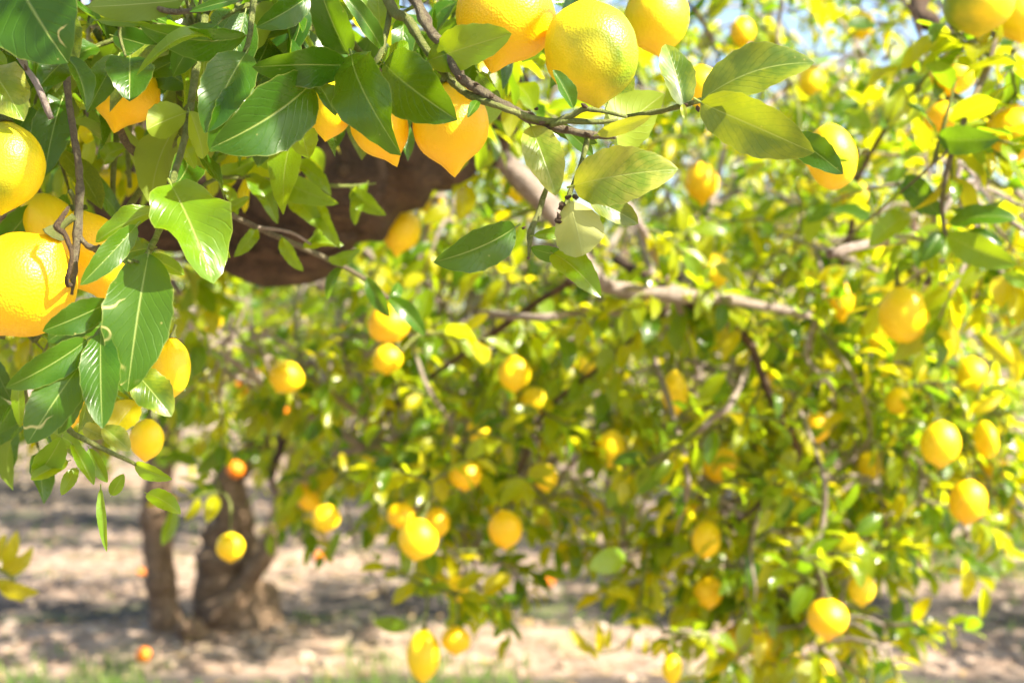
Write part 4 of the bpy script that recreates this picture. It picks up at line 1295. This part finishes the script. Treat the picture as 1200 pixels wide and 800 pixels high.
hero(br7, (172, 300, 0.95), (216, 322, 0.96), 0.45, roll=-20, fold=0.5, mat='leaf_young')
hero(br7, (128, 354, 0.935), (50, 388, 0.915), 0.5, roll=-15, fold=0.22, curl=0.1, mat='leaf_dark')
hero(br7, (120, 362, 0.945), (56, 400, 0.94), 0.62, roll=18, fold=0.2, mat='leaf_scar')
hero(br7, (102, 398, 0.928), (8, 455, 0.90), 0.42, roll=-20, fold=0.3, curl=0.16, droop=0.04, mat='leaf_dark')
hero(br7, (118, 390, 0.925), (120, 502, 0.895), 0.42, roll=10, fold=0.25, curl=0.08, mat='leaf_dark')
hero(br7, (92, 430, 0.925), (32, 520, 0.90), 0.55, roll=12, fold=0.2, curl=0.1, mat='leaf_scar')
hero(br7, (104, 420, 0.94), (50, 432, 0.94), 0.6, roll=10, mat='leaf_scar')
hero(br7, (90, 446, 0.935), (68, 508, 0.93), 0.45, roll=-30, fold=0.4, mat='leaf_scar')
hero(br7, (158, 436, 0.945), (201, 488, 0.935), 0.70, roll=-10, fold=0.25, curl=0.2, wavy=0.35, mat='leaf_mottle')
hero(br7, (150, 330, 0.95), (124, 350, 0.96), 0.4, roll=20, mat='leaf_dark')
hero(br7, (165, 320, 0.955), (128, 352, 0.98), 0.5, roll=-20, mat='leaf_dark')
hero(br7, (218, 132, 0.99), (172, 152, 0.97), 0.85, roll=-15, fold=0.3, mat='leaf_young', flip=True)
hero(br7, (222, 130, 0.985), (238, 186, 0.97), 0.5, roll=30, fold=0.4, mat='leaf_young', flip=True)
hero(br7, (210, 160, 1.0), (228, 198, 1.0), 0.5, roll=-20, mat='leaf_young')

# 6. young shoots under the spray
br8 = tube_object('branch', TA, px_path([(60, 440, 1.06), (78, 498, 1.05), (100, 515, 1.05), (130, 530, 1.05), (160, 545, 1.05), (172, 560, 1.08)]), [0.0024, 0.0022, 0.002, 0.0018, 0.0014, 0.001], M['twig_green'], 8, 5, 0.2, 0.2, 170)
hero(br8, (158, 543, 1.05), (199, 562, 1.04), 0.42, roll=20, fold=0.4, curl=0.2, droop=0.1, mat='leaf_young')
hero(br8, (172, 578, 1.08), (212, 602, 1.07), 0.5, roll=-20, fold=0.3, curl=0.3, mat='leaf_young')
hero(br8, (72, 512, 1.06), (40, 560, 1.07), 0.6, roll=-20, fold=0.3, curl=0.2, mat='leaf_young')
hero(br8, (80, 540, 1.07), (36, 562, 1.06), 0.55, roll=25, fold=0.4, mat='leaf_young')
hero(br8, (90, 548, 1.06), (72, 580, 1.05), 0.5, roll=10, fold=0.4, mat='leaf_young')
hero(br8, (84, 520, 1.05), (110, 568, 1.04), 0.36, roll=-20, fold=0.5, mat='leaf_young')
hero(br8, (104, 525, 1.05), (126, 565, 1.05), 0.45, roll=15, fold=0.5, mat='leaf_young')
hero(br8, (130, 580, 1.06), (145, 555, 1.06), 0.6, roll=0, fold=0.5, mat='leaf_young')
hero(br8, (118, 572, 1.06), (125, 646, 1.05), 0.17, roll=20, fold=0.5, curl=0.1, mat='leaf_young')
hero(br8, (60, 505, 1.08), (96, 525, 1.07), 0.5, roll=0, mat='leaf_young')
hero(br8, (120, 500, 1.06), (152, 528, 1.06), 0.7, roll=-20, fold=0.3, mat='leaf_pale')
hero(br8, (98, 500, 1.07), (124, 512, 1.06), 0.6, roll=10, fold=0.4, mat='leaf_pale')
hero(br8, (160, 470, 1.1), (128, 512, 1.08), 0.7, roll=15, fold=0.3, mat='leaf_yellow')
hero(br8, (-14, 460, 1.25), (8, 560, 1.22), 0.5, roll=0, fold=0.2, mat='leaf_dark')
hero(br8, (-10, 420, 1.2), (14, 470, 1.2), 0.5, roll=20, mat='leaf_dark')
hero(br8, (22, 440, 1.1), (24, 500, 1.1), 0.3, roll=20, mat='leaf_young')

# 7. long thin branch running away in front of the thick limb, with curling leaves
br9 = tube_object('branch', TA, px_path([(135, 120, 1.08), (146, 165, 1.10), (172, 188, 1.12), (200, 212, 1.14), (240, 236, 1.18), (300, 266, 1.26), (350, 288, 1.34), (420, 322, 1.45), (455, 350, 1.5)]),
                  [0.0022, 0.003, 0.003, 0.003, 0.0028, 0.0028, 0.0026, 0.0026, 0.002], M['twig_old'], 9, 6, 0.25, 0.3, 180)
br9b = tube_object('branch', TA, px_path([(300, 266, 1.26), (340, 272, 1.28), (364, 286, 1.3)]), [0.0018, 0.0015, 0.001], M['branch'], 7, 4)
br9c = tube_object('branch', TA, px_path([(225, 228, 1.16), (260, 208, 1.25), (330, 212, 1.32), (395, 218, 1.36), (440, 215, 1.4)]), [0.0016, 0.0018, 0.002, 0.002, 0.001], M['twig_green'], 7, 5)
for (b_, t_, w, r) in (((250, 205, 1.28), (300, 190, 1.27), 0.45, 20), ((290, 205, 1.29), (325, 252, 1.27), 0.4, -20), ((318, 198, 1.3), (385, 240, 1.28), 0.42, 20), ((345, 190, 1.3), (388, 222, 1.29), 0.4, -25),
                       ((372, 235, 1.32), (392, 285, 1.3), 0.35, 15), ((340, 230, 1.32), (375, 262, 1.3), 0.5, -10), ((412, 222, 1.38), (445, 250, 1.36), 0.5, 15), ((430, 215, 1.38), (412, 262, 1.38), 0.4, 20),
                       ((300, 190, 1.28), (340, 172, 1.27), 0.5, 30), ((262, 215, 1.26), (280, 250, 1.26), 0.35, -15), ((364, 290, 1.34), (380, 258, 1.33), 0.3, 10)):
    hero(br9c, b_, t_, w, roll=r, fold=0.45, curl=0.3, droop=0.25, wavy=0.3, mat='leaf_young')
for (b_, t_, w, r) in (((150, 172, 1.12), (112, 190, 1.14), 0.45, 20), ((206, 214, 1.15), (232, 190, 1.16), 0.5, -20), ((240, 236, 1.18), (262, 272, 1.18), 0.4, 25), ((300, 266, 1.26), (278, 300, 1.25), 0.45, -15),
                       ((330, 278, 1.3), (352, 318, 1.3), 0.4, 15), ((355, 290, 1.34), (398, 282, 1.33), 0.4, -30), ((385, 305, 1.38), (420, 296, 1.37), 0.45, 20), ((260, 246, 1.2), (292, 232, 1.2), 0.4, 10)):
    hero(br9, b_, t_, w, roll=r, fold=0.45, curl=0.3, droop=0.25, wavy=0.3, mat='leaf_young')
for (b_, t_, w, r) in (((430, 325, 1.46), (455, 372, 1.46), 0.4, 10), ((455, 348, 1.5), (500, 390, 1.5), 0.4, -15), ((400, 312, 1.42), (380, 350, 1.42), 0.35, 25), ((455, 350, 1.5), (472, 330, 1.52), 0.5, 20)):
    hero(br9, b_, t_, w, roll=r, fold=0.4, curl=0.25, droop=0.2, mat='leaf_dark')
# two hanging stems behind the dead twig
tube_object('branch', TA, px_path([(140, 100, 1.2), (136, 160, 1.2), (132, 215, 1.2), (134, 258, 1.2)]), [0.0026, 0.0026, 0.0024, 0.002], M['twig_green'], 7, 5)
tube_object('branch', TA, px_path([(160, 110, 1.3), (150, 165, 1.3), (152, 220, 1.3)]), [0.0026, 0.0024, 0.002], M['twig_green'], 7, 5)
# 8. low sprig by the edge of the soil
br10 = tube_object('branch', TA, px_path([(-120, 560, 2.2), (-60, 620, 2.15), (-10, 660, 2.1), (18, 680, 2.1)]), [0.004, 0.0035, 0.003, 0.002], M['twig_green'], 7, 5)
for (b_, t_, w, r) in (((5, 665, 2.1), (20, 622, 2.1), 0.4, 10), ((-5, 660, 2.1), (6, 625, 2.1), 0.4, -10), ((0, 690, 2.1), (46, 694, 2.08), 0.38, 5), ((0, 670, 2.1), (30, 650, 2.1), 0.5, 20), ((-4, 680, 2.1), (28, 704, 2.1), 0.5, -15), ((10, 675, 2.1), (38, 640, 2.12), 0.4, 30)):
    hero(br10, b_, t_, w, roll=r, fold=0.3, curl=0.2, mat='leaf_yellow')
# 9. leaves in the near right, a little out of focus (on the sunny tree)
brR = tube_object('branch', TB, px_path([(1120, 165, 1.55), (1110, 200, 1.56), (1104, 240, 1.57), (1108, 275, 1.58)]), [0.003, 0.003, 0.0026, 0.002], M['twig_old'], 7, 5)
for (b_, t_, w, r, m_) in (((1100, 162, 1.55), (1168, 164, 1.5), 0.52, 10, 'leaf_dark'), ((1062, 206, 1.6), (1100, 252, 1.58), 0.6, 15, 'leaf_dark'), ((1055, 215, 1.62), (1082, 250, 1.6), 0.5, -30, 'leaf_dark'),
                           ((1112, 262, 1.58), (1192, 252, 1.55), 0.46, -40, 'leaf_dark'), ((1110, 275, 1.58), (1190, 312, 1.55), 0.48, 12, 'leaf_young'), ((1104, 272, 1.58), (1082, 305, 1.57), 0.55, 0, 'leaf_dark'),
                           ((1115, 245, 1.6), (1180, 238, 1.6), 0.3, 50, 'leaf_dark'), ((1135, 270, 1.58), (1175, 285, 1.57), 0.4, -30, 'leaf_dark'), ((1065, 250, 1.62), (1020, 285, 1.6), 0.5, 20, 'leaf_young'), ((990, 130, 1.6), (1020, 150, 1.6), 0.7, 0, 'leaf_young'),
                           ((1175, 320, 1.7), (1210, 335, 1.7), 0.5, 0, 'leaf_young')):
    hero(brR, b_, t_, w, roll=r, fold=0.25, curl=0.2, droop=0.1, mat=m_)
# curled yellow leaves in the sun
brY = tube_object('branch', TB, px_path([(1200, 380, 2.2), (1180, 395, 2.2), (1160, 430, 2.2), (1145, 470, 2.2)]), [0.004, 0.004, 0.003, 0.002], M['twig_green'], 7, 5)
for (b_, t_, w, r) in (((1150, 392, 2.2), (1190, 430, 2.18), 0.35, 10), ((1180, 400, 2.2), (1196, 450, 2.2), 0.4, -20), ((1130, 480, 2.2), (1176, 465, 2.18), 0.4, 20), ((1040, 330, 2.2), (1075, 400, 2.2), 0.4, 20), ((1085, 428, 2.2), (1076, 462, 2.2), 0.3, 0), ((1050, 428, 2.2), (1070, 445, 2.2), 0.5, 0)):
    hero(brY, b_, t_, w, roll=r, fold=0.5, curl=0.3, droop=0.2, mat='leaf_yellow')
# a single leaf against the pale soil, and one low over the shade
brL = tube_object('branch', TA, px_path([(760, 600, 2.5), (745, 630, 2.3), (735, 645, 2.2), (730, 652, 2.15)]), [0.003, 0.002, 0.0016, 0.001], M['twig_green'], 6, 4)
hero(brL, (732, 650, 2.15), (690, 666, 2.1), 0.55, roll=0, fold=0.1, mat='leaf_young')
brM = tube_object('branch', TA, px_path([(405, 590, 2.75), (420, 645, 2.7), (448, 690, 2.65), (470, 722, 2.6)]), [0.0022, 0.002, 0.0018, 0.0014], M['twig_old'], 6, 4)
hero(brM, (478, 735, 2.6), (438, 728, 2.6), 0.5, roll=0, fold=0.15, mat='leaf_young')
hero(brM, (398, 622, 2.7), (385, 655, 2.7), 0.35, roll=10, mat='leaf_young')
hero(brM, (508, 680, 2.55), (464, 702, 2.55), 0.4, roll=20, fold=0.4, curl=0.3, mat='leaf_young')
# small yellow sprouts over the shaded strip
brN = tube_object('branch', TA, px_path([(760, 640, 2.5), (752, 690, 2.45), (740, 745, 2.4), (705, 765, 2.4), (672, 742, 2.4)]), [0.0025, 0.0022, 0.002, 0.0018, 0.001], M['twig_green'], 6, 4)
for (b_, t_) in (((690, 765, 2.4), (668, 736, 2.4)), ((702, 765, 2.4), (700, 728, 2.4)), ((712, 760, 2.4), (716, 735, 2.4)), ((735, 762, 2.4), (740, 745, 2.4)), ((755, 768, 2.4), (758, 748, 2.4)), ((765, 770, 2.4), (782, 750, 2.4)), ((700, 772, 2.4), (690, 752, 2.4)), ((785, 775, 2.4), (778, 752, 2.4))):
    hero(brN, b_, t_, 0.36, roll=random.uniform(-30, 30), fold=0.4, curl=0.2, mat='leaf_yellow')

# ------------------------------------------------------------------ farther trees of the orchard
def far_tree(label, x, y, h, r, low, trunk_r, n, stems=1, lemons=0, seed=0):
    random.seed(seed)
    T = tree_root(label, (x, y, 0))
    nodes = []
    for k in range(stems):
        ox = (k - (stems - 1) / 2) * trunk_r * 3.2
        pts = [Vector((x + ox, y, -0.08)), Vector((x + ox * 1.1 + random.uniform(-.04, .04), y, low * 0.6)), Vector((x + ox * 1.5 + random.uniform(-.1, .1), y, low + (h - low) * 0.35)), Vector((x + ox + random.uniform(-.3, .3), y + random.uniform(-.2, .2), low + (h - low) * 0.7))]
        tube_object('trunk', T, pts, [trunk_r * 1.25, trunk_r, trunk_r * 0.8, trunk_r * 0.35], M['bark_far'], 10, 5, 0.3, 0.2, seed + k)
        nodes += pts[2:]
    blobs = []
    for q in range(9):
        a = q * 2.39996
        rr = r * (0.62 if q else 0.0)
        zz = low + (h - low) * (0.22 + 0.62 * ((q * 0.618) % 1.0))
        blobs.append((Vector((x + math.cos(a) * rr, y + math.sin(a) * rr, zz)), Vector((r * 0.5, r * 0.5, (h - low) * 0.26)), n))
    build_crown(T, nodes, blobs, 'leaf_far', 0.105, 7, 0, twig_mat='bark', branch_r=0.014, twig_len=(0.2, 0.38))
    for q in range(lemons):
        a = random.uniform(3.4, 6.0)
        rr = r * random.uniform(0.8, 1.05)
        p = Vector((x + math.cos(a) * rr, y + math.sin(a) * rr, low + (h - low) * random.uniform(0.1, 0.75)))
        px = 600 + p.x / p.y * FPX; py = 400 - (p.z - CAM_H) / p.y * FPX
        lemon(px, py, p.y, 0.07 / p.y * FPX, 0.08 / p.y * FPX, 'tiny distant lemon in the farther orchard trees', 'tiny lemons in the farther trees', 3, 'lemon')
    return T


far_tree('distant lemon tree with a dark slender trunk over banded soil', -1.28, 9.2, 3.1, 1.35, 0.75, 0.075, 24, 1, 8, 11)
far_tree('lemon tree with two dark stems standing in shade behind the sunny boughs', 2.2, 7.9, 3.2, 1.45, 0.62, 0.05, 26, 2, 7, 12)
far_tree('distant lemon tree closing the view behind the centre boughs', 0.75, 10.2, 3.3, 1.5, 0.6, 0.08, 24, 1, 8, 13)
far_tree('distant lemon tree behind the straight stem, its crown near the ground', -3.6, 12.5, 3.0, 1.7, 0.38, 0.09, 38, 1, 6, 14)
far_tree('distant lemon tree at the row end beyond the sunny boughs', 4.2, 11.0, 3.3, 1.7, 0.38, 0.09, 38, 1, 4, 15)
far_tree('farthest row lemon tree seen past the hanging spray', -6.3, 15.5, 3.2, 2.0, 0.38, 0.1, 38, 1, 0, 16)
far_tree('farthest row lemon tree seen behind the gnarled stem', -2.6, 16.5, 3.2, 1.9, 0.38, 0.1, 38, 1, 0, 17)
far_tree('farthest row lemon tree behind the centre boughs', 1.6, 16.5, 3.4, 2.0, 0.38, 0.1, 38, 1, 0, 18)
far_tree('farthest row lemon tree behind the row end', 5.6, 17.0, 3.4, 2.0, 0.38, 0.1, 38, 1, 0, 19)

far_tree('unseen slim young lemon tree added past the view to shade the dark strip', 3.15, 5.8, 3.0, 0.5, 0.4, 0.05, 22, 1, 0, 22)  # out of view, added for the shadow band it casts on the soil
far_tree('unseen wide lemon tree added past the view to shade the grassy strip', 4.9, 5.0, 2.9, 1.1, 0.6, 0.08, 22, 1, 0, 20)  # also unseen, put in to throw shadow over the nearest ground
far_tree('tall lemon tree past the view behind the sunny boughs', 6.6, 8.2, 3.0, 1.3, 0.6, 0.08, 20, 1, 0, 21)

# ------------------------------------------------------------------ fallen fruit
for (px, py, w, mt, lab) in ((168, 772, 17, 'orange', 'fallen orange fruit on the soil near the straight stem'), (642, 705, 15, 'orange', 'fallen orange fruit on bright soil below the centre boughs'),
                             (374, 662, 12, 'orange', 'fallen fruit on the soil near the dark slender trunk'), (165, 688, 10, 'orange', 'fallen fruit on the dark strip beside the straight stem')):
    d = FPX * CAM_H / (py - 400)
    o, _ = lemon(px, py, d, w, w * 1.2, lab, None, 3, mt, 75, 10, stem=False)
    o.location.z = ground_height(o.location.x, o.location.y) + w / FPX * d * 0.46
